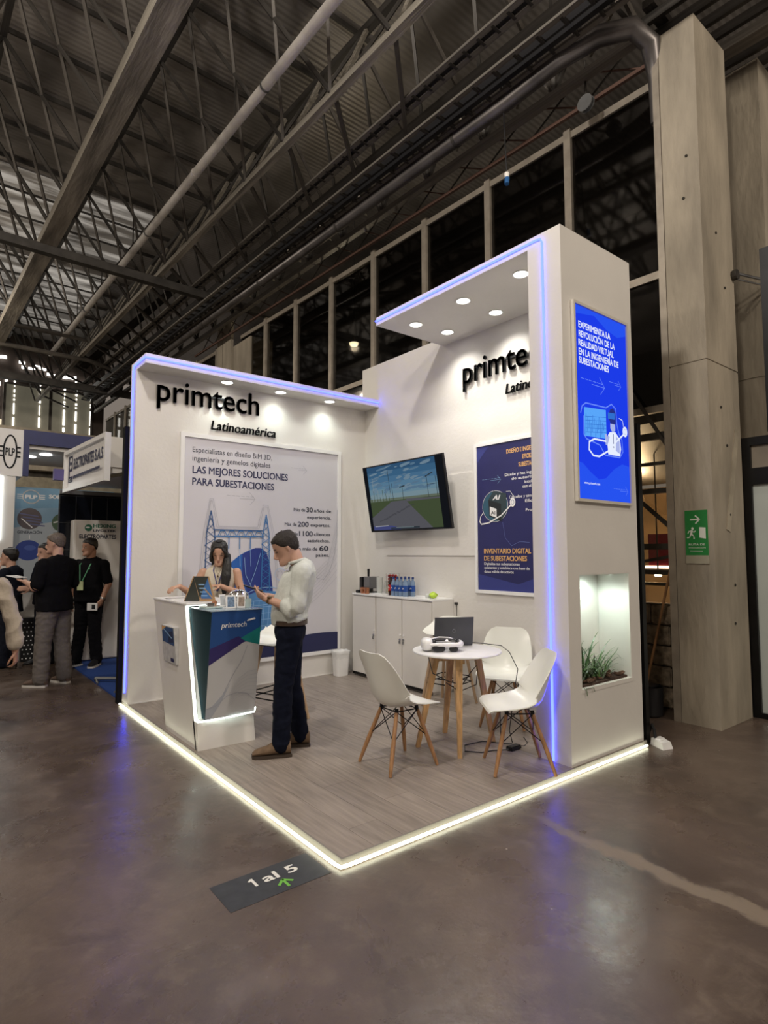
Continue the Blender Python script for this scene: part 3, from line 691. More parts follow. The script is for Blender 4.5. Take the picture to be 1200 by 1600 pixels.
O1 = (.465, 3.8, .30)
frame_rect(O1, (1, 0, 0), (0, 0, 1), 2.08, 2.56, .045, .03, LACQ, t); panel((.51, 3.8, .345), (1, 0, 0), (0, 0, 1), 1.99, 2.47, .012, PAPER, t, 'sheet')
A = Art((0, 3.787, 0), (1, 0, 0), (0, 0, 1))
A.text('Especialistas en diseño BiM 3D,', .60, 1.56, 2.655, .062, TXT, .004); A.text('ingeniería y gemelos digitales', .60, 1.54, 2.56, .062, TXT, .004)
A.text('LAS MEJORES SOLUCIONES', .605, 1.775, 2.425, .082, NAVY, .022); A.text('PARA SUBESTACIONES', .605, 1.59, 2.295, .082, NAVY, .022)
arrow(A, 1.82, 2.04, 2.58, .06, .003, THIN); arrow(A, 1.0, 1.35, 2.19, .08, .003, THIN)
for (s, a, b, z, h, bo) in (('Más de', 1.86, 2.02, 2.06, .042, .01), ('30', 2.04, 2.13, 2.055, .062, .02), ('años de', 2.15, 2.40, 2.06, .042, .01), ('experiencia.', 2.05, 2.40, 1.975, .042, .01),
        ('Más de', 1.74, 1.90, 1.88, .042, .01), ('200', 1.92, 2.07, 1.875, .062, .02), ('expertos.', 2.10, 2.39, 1.88, .042, .01),
        ('Más de', 1.76, 1.92, 1.765, .042, .01), ('1100', 1.94, 2.13, 1.76, .062, .02), ('clientes', 2.15, 2.39, 1.765, .042, .01), ('satisfechos.', 2.06, 2.38, 1.685, .042, .01),
        ('Clientes en más de', 1.62, 2.20, 1.585, .042, .01), ('60', 2.23, 2.36, 1.58, .062, .02), ('países.', 2.18, 2.37, 1.505, .042, .01)):
    A.text(s, a, b, z, h, TXT, bo)
# blue hill shape, lake lines
A.poly([(1.02, 1.38), (1.08, 1.46), (1.17, 1.53), (1.27, 1.58), (1.36, 1.61), (1.43, 1.61), (1.50, 1.56), (1.54, 1.45), (1.57, 1.28), (1.59, 1.10), (1.57, .93), (1.50, .78), (1.0, .75), (.95, 1.1)], BLUE)
A.poly([(1.20, 1.54), (1.36, 1.61), (1.43, 1.61), (1.50, 1.56), (1.54, 1.45), (1.57, 1.28), (1.59, 1.10), (1.57, .93), (1.38, .90), (1.27, 1.1), (1.2, 1.3)], BLUE2)
A.poly([(1.15, .95), (1.25, 1.06), (1.42, 1.12), (1.62, 1.10), (1.78, 1.0), (1.80, .7), (1.4, .5), (1.1, .6)], flat('mid_blue', (.08, .24, .52)))
for i in range(9):
    x = 1.2+i*.065; A.line([(x, .62+.02*(i % 3)), (x+.02, 1.02-.01*i)], .006, LBL)
for i in range(5): A.line([(1.17, .70+i*.075), (1.74, .72+i*.07)], .005, LBL)
A.ring(1.47, 1.05, .25, .10, .008, LBL, rot=.1)
def mast(x, wb_, zt, zb, m, zs):
    for s in (-1, 1): A.line([(x, zt), (x+s*wb_*.7, zs), (x+s*wb_, zb)], .012, m)
    n = 12; z = zt-.06
    for i in range(n):
        z2 = z-(zt-zb)/n*.95; w1 = wb_*min(1, .15+(zt-z)/(zt-zs)*.6); w2 = wb_*min(1, .15+(zt-z2)/(zt-zs)*.6); s = 1 if i % 2 else -1
        A.line([(x+s*w1, z), (x-s*w2, z2)], .007, m); A.line([(x-s*w1, z), (x+s*w2, z2)], .004, m); z = z2
mast(.82, .065, 2.02, 1.0, INK2, 1.78); mast(1.49, .055, 2.0, 1.1, flat('mast_blue', (.04, .18, .45)), 1.78)
MBL = MATS['print_mast_blue']; A.line([(.86, 1.81), (1.44, 1.81)], .014, INK2); A.line([(.86, 1.74), (1.44, 1.74)], .014, MBL)
for i in range(5):
    x = .9+i*.11; A.line([(x, 1.74), (x+.03, 1.80), (x+.08, 1.80), (x+.11, 1.74)], .008, MBL); A.ring(x+.055, 1.76, .025, .02, .004, INK2, 12)
for x in (1.03, 1.16, 1.29): A.line([(x, 1.74), (x, 1.60)], .011, MBL); A.line([(x, 1.6), (x+.01, 1.40)], .004, LBL)
A.line([(1.42, 1.55), (1.36, 1.35), (1.3, 1.2)], .005, LBL); A.line([(1.22, 1.5), (1.24, 1.3), (1.32, 1.15)], .005, LBL)
for s in (0, .022): A.line([(.69-s, 1.0), (.72-s, 1.40), (.755-s, 1.78), (.81-s*.4, 2.13+s), (.83+s*.4, 2.13+s), (.885+s, 1.84+s*.5), (1.40-s, 1.84+s*.5), (1.455-s*.4, 2.09+s), (1.50+s*.4, 2.09+s), (1.575+s, 1.76), (1.62+s, 1.36), (1.64+s, 1.1)], .0035, THIN)
A.ring(1.68, 1.30, .07, .07, .004, LBL); A.line([(1.64, 1.27), (1.65, 1.33), (1.69, 1.34), (1.72, 1.30), (1.70, 1.27)], .004, THIN)
A.line([(2.49, 2.1), (2.48, 1.75), (2.44, 1.5), (2.37, 1.31), (2.29, 1.22), (2.19, 1.24), (2.08, 1.38)], .005, THIN)
for i in range(9): A.line([(1.88+i*.01, .78+i*.045), (2.2+i*.02, 1.0+i*.06), (2.49, 1.25+i*.09)], .0022, THIN)
A.line([(1.82, 1.15), (1.9, 1.0), (1.88, .8), (1.8, .65)], .005, THIN)
pts = [(.51, .345), (2.50, .345), (2.50, .56)]+[(2.50-i*.1, .56+.02*math.sin(i*.45)-.004*i) for i in range(1, 12)]+[(1.3, .42), (1.0, .38), (.51, .36)]
A.poly(pts, NAVY)
A.build('printed_artwork', t)

# ---- navy poster on the side wall
t = thing('wall_poster', 'navy poster with gold headings on the side wall, beside the pillar', 'poster', (2.93, 1.3, 1.15))
frame_rect((2.95, 1.81, 1.13), (0, -1, 0), (0, 0, 1), .98, 1.58, .035, .022, LACQ, t)
PN = mat('poster_navy', (.022, .024, .12), .4, var=.15, scale=1.5); panel((2.95, 1.775, 1.165), (0, -1, 0), (0, 0, 1), .91, 1.51, .01, PN, t, 'sheet')
A = Art((2.939, 0, 0), (0, -1, 0), (0, 0, 1))   # u = -y
def y(a): return -a
NV2 = flat('navy_light', (.035, .045, .22))
A.poly([(y(1.775), 1.165), (y(.865), 1.165), (y(.865), 1.36), (y(1.25), 1.24), (y(1.775), 1.33)], NV2); A.poly([(y(1.775), 2.5), (y(1.6), 2.67), (y(1.775), 2.67)], NV2)
A.text('DISEÑO E INGENIERÍA', y(1.37), y(.93), 2.555, .045, GOLD, .025); A.text('EFICIENTE DE', y(1.17), y(.93), 2.48, .045, GOLD, .025); A.text('SUBESTACIONES', y(1.22), y(.93), 2.405, .045, GOLD, .025)
for s, a, b, z in (('Diseñe y haz ingeniería', 1.395, .93, 2.325), ('de autoría BIM', 1.31, .93, 2.28), ('inteligente', 1.15, .93, 2.235), ('con el', 1.175, 1.07, 2.19), ('Cálculos y simulación', 1.345, .93, 2.095), ('Eficiente', 1.145, .93, 2.045), ('Programa', 1.14, .93, 1.955)):
    A.text(s, y(a), y(b), z, .030, WHT, .01)
arrow(A, y(1.70), y(1.45), 2.31, .05, .002, LBL)
A.ring(y(1.53), 2.03, .17, .16, .004, WHT); A.ell(y(1.53), 2.03, .165, .155, flat('globe_teal', (.03, .10, .16)))
CUB = flat('cube_dark', (.012, .016, .02)); CUB2 = flat('cube_mid', (.03, .05, .06))
A.poly([(y(1.62), 2.10), (y(1.55), 2.19), (y(1.38), 2.15), (y(1.45), 2.05)], CUB2); A.poly([(y(1.62), 2.10), (y(1.45), 2.05), (y(1.45), 1.87), (y(1.61), 1.93)], CUB); A.poly([(y(1.45), 2.05), (y(1.38), 2.15), (y(1.38), 1.97), (y(1.45), 1.87)], CUB2)
A.text('AI', y(1.56), y(1.46), 2.095, .05, WHT, .03, .3); A.poly([(y(1.60), 2.03), (y(1.51), 2.0), (y(1.51), 1.91), (y(1.60), 1.94)], WHT); A.text('AI', y(1.585), y(1.53), 1.945, .035, CUB, .02)
A.line([(y(1.74), 1.88), (y(1.72), 1.85), (y(1.62), 1.86), (y(1.45), 1.93), (y(1.32), 2.03)], .014, WHT); A.line([(y(1.74), 1.88), (y(1.73), 1.93), (y(1.69), 1.97)], .008, WHT); A.ell(y(1.30), 2.055, .035, .045, WHT); A.ring(y(1.30), 2.055, .018, .024, .005, flat('grey_blue', (.25, .3, .45)), 14); A.line([(y(1.38), 2.17), (y(1.33), 2.17), (y(1.29), 2.12)], .004, WHT)
A.line([(y(1.43), 1.86), (y(1.40), 1.70), (y(1.32), 1.62), (y(1.22), 1.66), (y(1.1), 1.65)], .004, flat('line_blue', (.12, .16, .4)))
A.text('INVENTARIO DIGITAL', y(1.685), y(1.085), 1.545, .05, GOLD, .025); A.text('DE SUBESTACIONES', y(1.685), y(1.135), 1.47, .05, GOLD, .025)
A.text('Digitaliza tus subestaciones', y(1.685), y(1.225), 1.425, .028, WHT, .01); A.text('existentes y establece una base de', y(1.685), y(1.105), 1.385, .028, WHT, .01); A.text('datos válida de activos', y(1.685), y(1.30), 1.345, .028, WHT, .01)
A.build('printed_artwork', t)

# ---- lit blue box sign on the pillar
t = thing('light_box', 'glowing blue light box sign on the outer face of the pillar', 'sign', (2.45, .0, 1.95))
frame_rect((2.08, .02, 1.93), (1, 0, 0), (0, 0, 1), .775, 1.525, .022, .03, mat('frame_paint', (.64, .61, .55), .4, var=.03), t)
def lit(name, c, s): return glow('lit_'+name, c, s)
LB = lit('blue', (.012, .045, .80), 1.0); LB2 = lit('blue_mid', (.02, .085, .86), 1.0); LW = lit('white', (.80, .86, 1.0), 1.0); LT = lit('thin', (.14, .25, .95), 1.0); LC = lit('cyan', (.10, .38, .95), 1.0); LC2 = lit('sea', (.03, .16, .62), 1.0); LG = lit('grey', (.40, .46, .80), 1.0); LD = lit('dark', (.02, .03, .22), 1.0)
panel((2.102, .02, 1.952), (1, 0, 0), (0, 0, 1), .731, 1.481, .016, LB, t, 'lit_panel')
A = Art((.022, .0035, 0), (1, 0, 0), (0, 0, 1))
A.poly([(2.082, 3.43), (2.082, 3.36), (2.35, 3.40), (2.52, 3.33), (2.68, 3.30), (2.808, 3.34), (2.808, 3.43)], LB2)
A.poly([(2.082, 1.955), (2.808, 1.955), (2.808, 2.25), (2.70, 2.26), (2.58, 2.21), (2.46, 2.13), (2.36, 2.11), (2.25, 2.16), (2.15, 2.22), (2.082, 2.23)], LB2)
for s, a, b, z in (('EXPERIMENTA LA', 2.135, 2.575, 3.262), ('REVOLUCIÓN DE LA', 2.135, 2.635, 3.19), ('REALIDAD VIRTUAL', 2.13, 2.615, 3.12), ('EN LA INGENIERÍA DE', 2.13, 2.685, 3.05), ('SUBESTACIONES', 2.13, 2.54, 2.985)):
    A.text(s, a, b, z, .052, LW, .026)
arrow(A, 2.15, 2.47, 2.86, .075, .005, LT); arrow(A, 2.54, 2.71, 2.905, .045, .004, LT); arrow(A, 2.56, 2.77, 2.05, .04, .003, LT)
A.line([(2.13, 2.60), (2.15, 2.655), (2.2, 2.685), (2.48, 2.69), (2.56, 2.73), (2.62, 2.70), (2.63, 2.58), (2.66, 2.50), (2.70, 2.46), (2.71, 2.36), (2.66, 2.31), (2.45, 2.31), (2.38, 2.38), (2.2, 2.41), (2.165, 2.44), (2.17, 2.58)], .010, LT)
A.poly([(2.175, 2.65), (2.475, 2.67), (2.475, 2.44), (2.175, 2.43)], LC)
for i in range(12): A.line([(2.19+i*.022, 2.44+.03*(i % 3)), (2.20+i*.022, 2.60-.02*(i % 4))], .006, LC2); 
for i in range(5): A.line([(2.185, 2.46+i*.03), (2.47, 2.49+i*.03)], .004, LC2)
A.poly([(2.51, 2.62), (2.53, 2.68), (2.575, 2.70), (2.61, 2.67), (2.61, 2.58), (2.58, 2.55), (2.54, 2.56)], LD); A.poly([(2.53, 2.57), (2.60, 2.57), (2.60, 2.52), (2.56, 2.50), (2.53, 2.53)], LG); A.poly([(2.50, 2.655), (2.60, 2.66), (2.60, 2.61), (2.50, 2.605)], LC2)
A.poly([(2.52, 2.50), (2.60, 2.51), (2.665, 2.46), (2.68, 2.38), (2.66, 2.32), (2.49, 2.32), (2.48, 2.42), (2.49, 2.47)], LW); A.line([(2.57, 2.49), (2.57, 2.38)], .007, LD); A.line([(2.50, 2.46), (2.47, 2.40), (2.46, 2.47)], .028, LG); A.poly([(2.61, 2.48), (2.60, 2.36), (2.66, 2.34), (2.66, 2.44)], LG)
A.line([(2.46, 2.42), (2.30, 2.42), (2.23, 2.39), (2.225, 2.33), (2.28, 2.29), (2.36, 2.29), (2.5, 2.35), (2.62, 2.44), (2.73, 2.51)], .014, LW); A.line([(2.73, 2.56), (2.71, 2.62), (2.66, 2.63)], .006, LW)
A.ell(2.745, 2.53, .036, .043, LW); A.ring(2.745, 2.53, .016, .022, .005, LG, 14)
A.text('www.primtech.com', 2.15, 2.36, 2.065, .020, LW, .012)
A.build('printed_artwork', t)

# ---- arrow mat on the hall floor
t = thing('floor_sticker', 'dark floor sticker reading 1 al 5 with a green arrow', 'sticker', (-.32, .12, 0))
MB().box((-.58, -.005, 0), (-.065, .235, .0015)).build('sheet', mat('sticker_dark', (.035, .038, .045), .55, var=.2, scale=20), t)
A = Art((0, 0, .0017), (1, 0, 0), (0, 1, 0), .0002)
A.line([(-.398, .115), (-.398, .180)], .014, flat('sticker_white', (.75, .74, .70))); A.line([(-.398, .178), (-.415, .166)], .012, flat('sticker_white', (.75, .74, .70)))
A.text('al 5', -.352, -.175, .115, .068, flat('sticker_white', (.75, .74, .70)), .022)
GA = flat('sticker_green', (.16, .46, .06)); A.line([(-.28, .022), (-.28, .082)], .014, GA); A.line([(-.315, .052), (-.28, .086), (-.245, .052)], .014, GA)
A.build('printed_artwork', t)

# ---- counter
t = thing('reception_counter', 'white reception counter with lit edge and printed blue front', 'counter', (.28, 2.5, .04))
def side(y0, y1, x):  # parallelogram in Y,Z
    return [(x, y0, .04), (x, y1, .04), (x, y1+.41, 1.125), (x, y0+.32, 1.125)]
MB().prism(side(2.03, 2.74, .035), (.03, 0, 0)).build('side_panel', WHITE, t)
MB().prism(side(2.05, 2.74, .49), (-.02, 0, 0)).build('side_panel', WHITE, t)
MB().hexa([(.035, 2.0, .04), (.505, 1.985, .04), (.505, 2.05, .04), (.035, 2.05, .04), (.035, 2.02, .245), (.49, 2.0, .27), (.49, 2.12, .27), (.035, 2.12, .245)]).build('plinth', WHITE, t)
MB().prism([(.065, 2.10, .25), (.47, 2.10, .25), (.47, 2.40, 1.09), (.065, 2.40, 1.09)], (0, .02, 0)).prism([(.065, 2.72, .05), (.47, 2.72, .05), (.47, 3.12, 1.09), (.065, 3.12, 1.09)], (0, .02, 0)).build('inner_panel', WHITE, t)
MB().box((.03, 2.30, 1.122), (.51, 3.16, 1.14), bev=.004).build('countertop', LACQ, t)
WB0, WB1, WT0, WT1 = (.085, 1.995, .265), (.485, 1.965, .265), (.085, 1.90, 1.10), (.49, 1.869625, 1.10)
MB().hexa([WB0, WB1, (.485, 2.06, .265), (.085, 2.06, .265), WT0, WT1, (.49, 2.34, 1.10), (.07, 2.34, 1.10)]).build('print_panel_body', mat('side_print_green', (.005, .026, .036), .75, var=.2, scale=3, spec=.15), t)
MB().hexa([(.075, 1.895, 1.10), (.495, 1.863, 1.10), (.495, 2.31, 1.10), (.06, 2.31, 1.10), (.075, 1.895, 1.108), (.495, 1.863, 1.108), (.495, 2.31, 1.108), (.06, 2.31, 1.108)]).build('glass_top', mat('acrylic_top', (.35, .45, .55), .06, 0.0, var=.05), t)
U = Vector(WB1)-Vector(WB0); V = Vector(WT0)-Vector(WB0)
def wq(a, b):   # bilinear point on the printed front
    lo = Vector(WB0).lerp(Vector(WB1), a); hi = Vector(WT0).lerp(Vector(WT1), a); return lo.lerp(hi, b)
class Bil(Art):
    def P(s, u, v): return wq(u, v)+Vector((0, -1, 0))*(s.l*(s.k+1))
A = Bil((0, 0, 0), (1, 0, 0), (0, 0, 1), .0002)
A.poly([(0, .0), (1, 0), (1, 1), (0, 1)], flat('counter_grey', (.50, .50, .52)))
A.poly([(0, .60), (1, .755), (1, 1), (0, 1)], flat('counter_blue', (.014, .07, .26))); A.poly([(0, .60), (.75, .705), (.64, .735), (.55, .755), (0, .655)], flat('counter_navy', (.03, .02, .13)))
A.poly([(0, .50), (0, .655), (.55, .755), (.70, .705)], MATS['print_counter_navy']); A.poly([(1, .66), (.72, .70), (.60, .735), (1, .835)], flat('counter_teal', (.01, .20, .20)))
A.line([(.05, .0), (.2, .1), (.35, .25), (.5, .4), (.65, .52), (.75, .66)], .008, THIN); A.poly([(.0, .10), (.12, .12), (.32, .22), (.45, .32), (.3, .15), (.1, .0), (0, 0)], flat('counter_shade', (.36, .38, .44)))
for i in range(7): A.line([(.45, .1+i*.02), (.6, .17+i*.03), (.8, .2+i*.035), (1, .18+i*.04)], .0035, flat('counter_line', (.42, .43, .47)))
A.line([(0, .10), (.2, .12), (.4, .2), (.6, .22), (.8, .2), (1, .12)], .006, THIN)
A.text('primtech', .20, .70, .845, .05, WHT, .005, .12)
A.poly([(.70, .895), (.72, .91), (.86, .925), (.88, .91), (.74, .895)], WHT)
A.build('printed_front', t)
rr_ = .0055
MB().tube([(.055, 2.34, 1.115), (.048, 2.28, .92), (.048, 2.07, .262), (.06, 2.02, .252), (.3, 1.975, .262), (.485, 1.965, .272), (.489, 1.96, .31)], rr_, 8).build('light_strip', LEDW2, t, smooth=True)
MB().tube([(.06, 2.345, 1.12), (.2, 2.335, 1.12), (.35, 2.32, 1.12)], rr_, 8).build('light_strip', LEDW2, t, smooth=True)
# brochure pocket on the counter side
t = thing('brochure_holder', 'clear holder with printed brochures on the counter side', 'holder', (.03, 2.65, .62))
mb = MB(); mb.hexa([(.034, 2.47, .62), (.034, 2.79, .62), (.020, 2.79, .62), (.020, 2.47, .62), (.034, 2.47, .93), (.034, 2.79, .93), (-.01, 2.79, .93), (-.01, 2.47, .93)])
A = mb.build('brochure', mat('brochure_paper', (.55, .55, .55), .4, var=.15, scale=20), t)
pb = Art((-.0115, 2.775, .63), (0, -1, 0), (-.001, 0, 1), .0006)
o_ = Vector((.0195, 2.79, .62)); s_ = Vector((-.0105, 2.79, .93))-o_
class HolderArt(Art):
    def P(s, u, v): return Vector((.0195, 2.79, .62))+(Vector((-.0305, 0, .31))*v)+Vector((0, -.32, 0))*u+Vector((-1, 0, 0))*(s.l*(s.k+1))
A = HolderArt((0, 0, 0), (0, -1, 0), (0, 0, 1), .0003)
A.poly([(.05, .55), (.95, .50), (.95, .98), (.05, .98)], flat('bro_blue', (.03, .08, .2))); A.poly([(.05, .85), (.4, .98), (.05, .98)], GOLD); A.poly([(.5, .55), (.9, .6), (.9, .9), (.6, .85)], flat('bro_dark', (.015, .03, .08))); A.line([(.2, .9), (.8, .7)], .03, LBL); A.poly([(.6, .05), (.85, .05), (.85, .15), (.6, .15)], NAVY)
A.build('printed_artwork', t)
# ================================================================== FURNITURE AND SMALL THINGS
FZ = .04
def shell_grid(prof, n=15, th=.006, edge=.0):
    """prof: (x, z, halfwidth, cup, normal_is_back) stations from seat front to back top."""
    rows = []; 
    for i, (x, z, hw, cup) in enumerate(prof):
        a = prof[max(i-1, 0)]; b = prof[min(i+1, len(prof)-1)]; t = Vector((b[0]-a[0], 0, b[1]-a[1])).normalized(); nrm = Vector((t.z, 0, -t.x))
        r = []
        for j in range(n):
            s = -1+2*j/(n-1); r.append(Vector((x, s*hw, z))+nrm*cup*abs(s)**2.0)
        rows.append((r, nrm))
    out = []
    top = [r for r, _ in rows]; k = n
    bot = []
    for i, r in enumerate(top):
        q = []
        for j in range(n):
            dv = (r[min(j+1, n-1)]-r[max(j-1, 0)]).normalized(); du = (top[min(i+1, len(top)-1)][j]-top[max(i-1, 0)][j]).normalized()
            q.append(r[j]-du.cross(dv).normalized()*-th)
        bot.append(q)
    return top, bot
def add_shell(mb, prof, n=15, th=.006, m=None):
    top, bot = shell_grid(prof, n, th); rows = len(top)
    v = [p for r in top for p in r]+[p for r in bot for p in r]; f = []; o = rows*n
    for i in range(rows-1):
        for j in range(n-1):
            a = i*n+j; f.append((a, a+1, a+n+1, a+n)); f.append((o+a, o+a+n, o+a+n+1, o+a+1))
    for i in range(rows-1):
        for j in (0, n-1): a = i*n+j; f.append((a, a+n, o+a+n, o+a))
    for j in range(n-1):
        for i in (0, rows-1): a = i*n+j; f.append((a, a+1, o+a+1, o+a))
    mb.add(v, f, m)
def dsw_prof():
    P = [(.236, .410, .165, .002), (.230, .425, .200, .005), (.208, .436, .220, .009), (.15, .437, .230, .015), (.07, .430, .234, .028), (-.01, .422, .236, .052), (-.08, .418, .236, .084), (-.13, .436, .234, .104), (-.162, .470, .231, .114), (-.183, .52, .228, .110), (-.20, .58, .224, .094), (-.215, .64, .217, .074), (-.230, .70, .206, .054), (-.243, .75, .188, .036), (-.252, .788, .160, .022), (-.258, .810, .115, .012)]
    # refine
    out = []
    for a, b in zip(P[:-1], P[1:]): out += [a, tuple((p+q)/2 for p, q in zip(a, b))]
    return out+[P[-1]]
def make_chair(label):
    t = thing('shell_chair', label, 'chair', local=True, group='white shell chairs around the round table')
    mb = MB(); add_shell(mb, dsw_prof(), 17, .007); mb.build('shell_seat', WHITE_GLOSS, t, smooth=True)
    feet = [(.205, .19), (.205, -.19), (-.21, .19), (-.21, -.19)]; tops = [(.10, .095), (.10, -.095), (-.085, .095), (-.085, -.095)]
    for (fx, fy), (tx, ty) in zip(feet, tops):
        MB().tube([(fx, fy, 0), (fx+(tx-fx)*.35, fy+(ty-fy)*.35, .14), (tx, ty, .385)], [.0115, .016, .0135], 10).build('leg', OAKD, t, smooth=True)
        MB().tube([(tx, ty, .375), (tx*.95, ty*.95, .412)], .014, 10).build('leg_mount', BLACKM, t)
    def on(i, f): fx, fy = feet[i]; tx, ty = tops[i]; return Vector((fx+(tx-fx)*f, fy+(ty-fy)*f, .405*f))
    for i, j in ((0, 1), (2, 3), (0, 2), (1, 3)):
        MB().tube([on(i, .97), on(j, .5)], .0035, 6).build('wire_strut', BLACKM, t); MB().tube([on(j, .97), on(i, .5)], .0035, 6).build('wire_strut', BLACKM, t)
    for x in (.0,): MB().tube([(.1, .095, .39), (.1, -.095, .39), (-.085, -.095, .39), (-.085, .095, .39)], .005, 6, closed=True).build('seat_frame', BLACKM, t)
    return t
ch = make_chair('white shell chair with its back to the camera, left of the round table'); ch.location = (1.07, .85, FZ+.003); ch.rotation_euler = (0, 0, R(-3))
for lab, x, y_, a in (('white shell chair nearest the pillar, turned sideways to the table', 1.685, .265, 143), ('white shell chair right of the laptop, its seat facing the camera', 2.46, 1.03, 211)):
    c = copy_tree(ch); c.location = (x, y_, FZ+.003); c.rotation_euler = (0, 0, R(a)); c['label'] = lab
def make_stool(label):
    t = thing('bar_stool', label, 'stool', local=True, group='bar stools on pale wooden legs')
    P = [(.20, .70, .14, .004), (.19, .712, .19, .015), (.12, .708, .21, .04), (.03, .70, .215, .07), (-.07, .702, .215, .10), (-.13, .725, .21, .12), (-.16, .765, .20, .10), (-.175, .81, .185, .075), (-.185, .84, .15, .04), (-.187, .852, .10, .02)]
    mb = MB(); add_shell(mb, P, 15, .008); mb.build('shell_seat', WHITE_GLOSS, t, smooth=True)
    feet = [(.20, .20), (.20, -.20), (-.20, .20), (-.20, -.20)]; tops = [(.10, .10), (.10, -.10), (-.09, .10), (-.09, -.10)]
    for (fx, fy), (tx, ty) in zip(feet, tops): MB().tube([(fx, fy, 0), (tx, ty, .685)], [.014, .018], 10).build('leg', STOOLW, t, smooth=True)
    def on(i, f): fx, fy = feet[i]; tx, ty = tops[i]; return (fx+(tx-fx)*f, fy+(ty-fy)*f, .695*f)
    for f in (.32, .39): MB().tube([on(0, f), on(1, f), on(3, f), on(2, f)], .006, 8, closed=True).build('foot_ring', BLACKM, t)
    MB().box((-.11, -.11, .675), (.12, .11, .69)).build('seat_plate', BLACKM, t)
    return t
st = make_stool('white bar stool behind the round table and the laptop'); st.location = (2.52, 1.80, FZ+.003); st.rotation_euler = (0, 0, R(195))
c = copy_tree(st); c.location = (.90, 2.36, FZ+.003); c.rotation_euler = (0, 0, R(200)); c['label'] = 'bar stool beside the counter, mostly hidden behind the man'

# round table
t = thing('round_table', 'round white-topped table on four splayed oak legs', 'table', (1.70, .89, FZ))
cx, cy = 1.715, .89
MB().lathe([(0, .757), (.335, .757), (.352, .761), (.356, .769), (.352, .776), (.34, .779), (0, .779)], (cx, cy, 0), 56).build('tabletop', LACQ, t, smooth=True)
import math as _m
for a in (-130, -28, 62, 152):
    ca, sa = math.cos(R(a)), math.sin(R(a)); x0, y0 = cx-.02+.31*ca, cy-.0+.31*sa; x1, y1 = cx+.165*ca, cy+.165*sa
    d = Vector((-sa, ca, 0)); e = Vector((ca, sa, 0)); w0, w1 = .017, .027
    b = [Vector((x0, y0, FZ))+d*s*w0+e*q*.016 for s, q in ((-1,-1),(1,-1),(1,1),(-1,1))]; u = [Vector((x1, y1, .757))+d*s*w1+e*q*.024 for s, q in ((-1,-1),(1,-1),(1,1),(-1,1))]
    MB().hexa(b+u).build('leg', OAK, t)
for a in (62, 152):
    ca, sa = math.cos(R(a)), math.sin(R(a)); MB().bar((cx-.17*ca, cy-.17*sa, .72), (cx+.17*ca, cy+.17*sa, .72), .022, .055).build('apron_rail', OAK, t)

# laptop
LT_ = mat('laptop_shell', (.075, .078, .085), .38, .3, var=.06)
lap = thing('laptop', 'dark grey open laptop, its lid towards the camera', 'laptop', (1.93, 1.0, .735))
def lp(u, v, w):  # laptop frame: u along hinge, v depth away from lid towards user, w up
    e = Vector((.86, -.50, 0)).normalized(); d = Vector((.50, .86, 0)).normalized()
    return Vector((1.815, 1.03, .781))+e*u+d*v+Vector((0, 0, w))
def lbox(a, b, m, name, par, tilt=0.0):
    (u0, v0, w0), (u1, v1, w1) = a, b
    def q(u, v, w): return lp(u, v-tilt*w, w)
    return MB().hexa([q(u0, v0, w0), q(u1, v0, w0), q(u1, v1, w0), q(u0, v1, w0), q(u0, v0, w1), q(u1, v0, w1), q(u1, v1, w1), q(u0, v1, w1)]).build(name, m, par)
lbox((-.165, 0, 0), (.165, .22, .014), LT_, 'base', lap); lbox((-.165, -.004, .012), (.165, .004, .238), LT_, 'lid', lap, .18)
kb = lbox((-.14, .02, .0142), (.14, .12, .0160), BLACKP, 'keyboard', lap)
lbox((-.155, .0045, .022), (.155, .006, .228), mat('screen_dark', (.02, .025, .03), .15, emit=(.2, .25, .3), es=.6), 'screen', lap, .18)
mb = MB(); c0 = lp(0, -.0065-.18*.125, .125); e_ = Vector((.86, -.50, 0)).normalized()
mb.tube([c0+e_*.014*math.cos(i*.5236)+Vector((0, 0, 1))*.014*math.sin(i*.5236) for i in range(12)], .0018, 6, closed=True); mb.build('round_emblem', GREYM, lap)
t = thing('power_cable', 'thin dark charging cable looping from the laptop over the table edge', 'cable', (2.1, .8, .73))
MB().tube([lp(.17, .10, .01), lp(.23, .08, .008), (2.125, .78, .782), (2.13, .70, .74), (2.11, .60, .62), (2.05, .58, .50), (2.03, .60, .30), (2.02, .62, .15), (2.03, .60, .06)], .0035, 6).build('cable', BLACKP, t, smooth=True)
t = thing('power_cable', 'dark cable dangling in a loop between the table legs', 'cable', (1.7, .9, .3))
MB().tube([(1.46, .95, .74), (1.46, .90, .62), (1.55, .82, .56), (1.68, .80, .52), (1.80, .82, .60), (1.86, .80, .66), (1.84, .80, .50), (1.75, .9, .44), (1.7, 1.0, .50)], .004, 6).build('cable', BLACKP, t, smooth=True)
t = thing('power_adapter', 'black power adapter with coiled cable on the platform near the pillar', 'adapter', (2.0, .55, FZ))
MB().box((1.90, .50, FZ), (2.02, .56, FZ+.03), bev=.006).build('adapter_body', BLACKP, t); MB().tube([(1.90, .53, .05), (1.8, .6, .046), (1.70, .62, .046), (1.62, .72, .046), (1.72, .82, .046), (1.9, .8, .046), (2.03, .60, .05)], .004, 6).build('cable', BLACKP, t); MB().tube([(2.02, .53, .055), (2.06, .51, .05), (2.09, .50, .07), (2.08, .53, .11)], .004, 6).build('plug_lead', BLACKP, t)

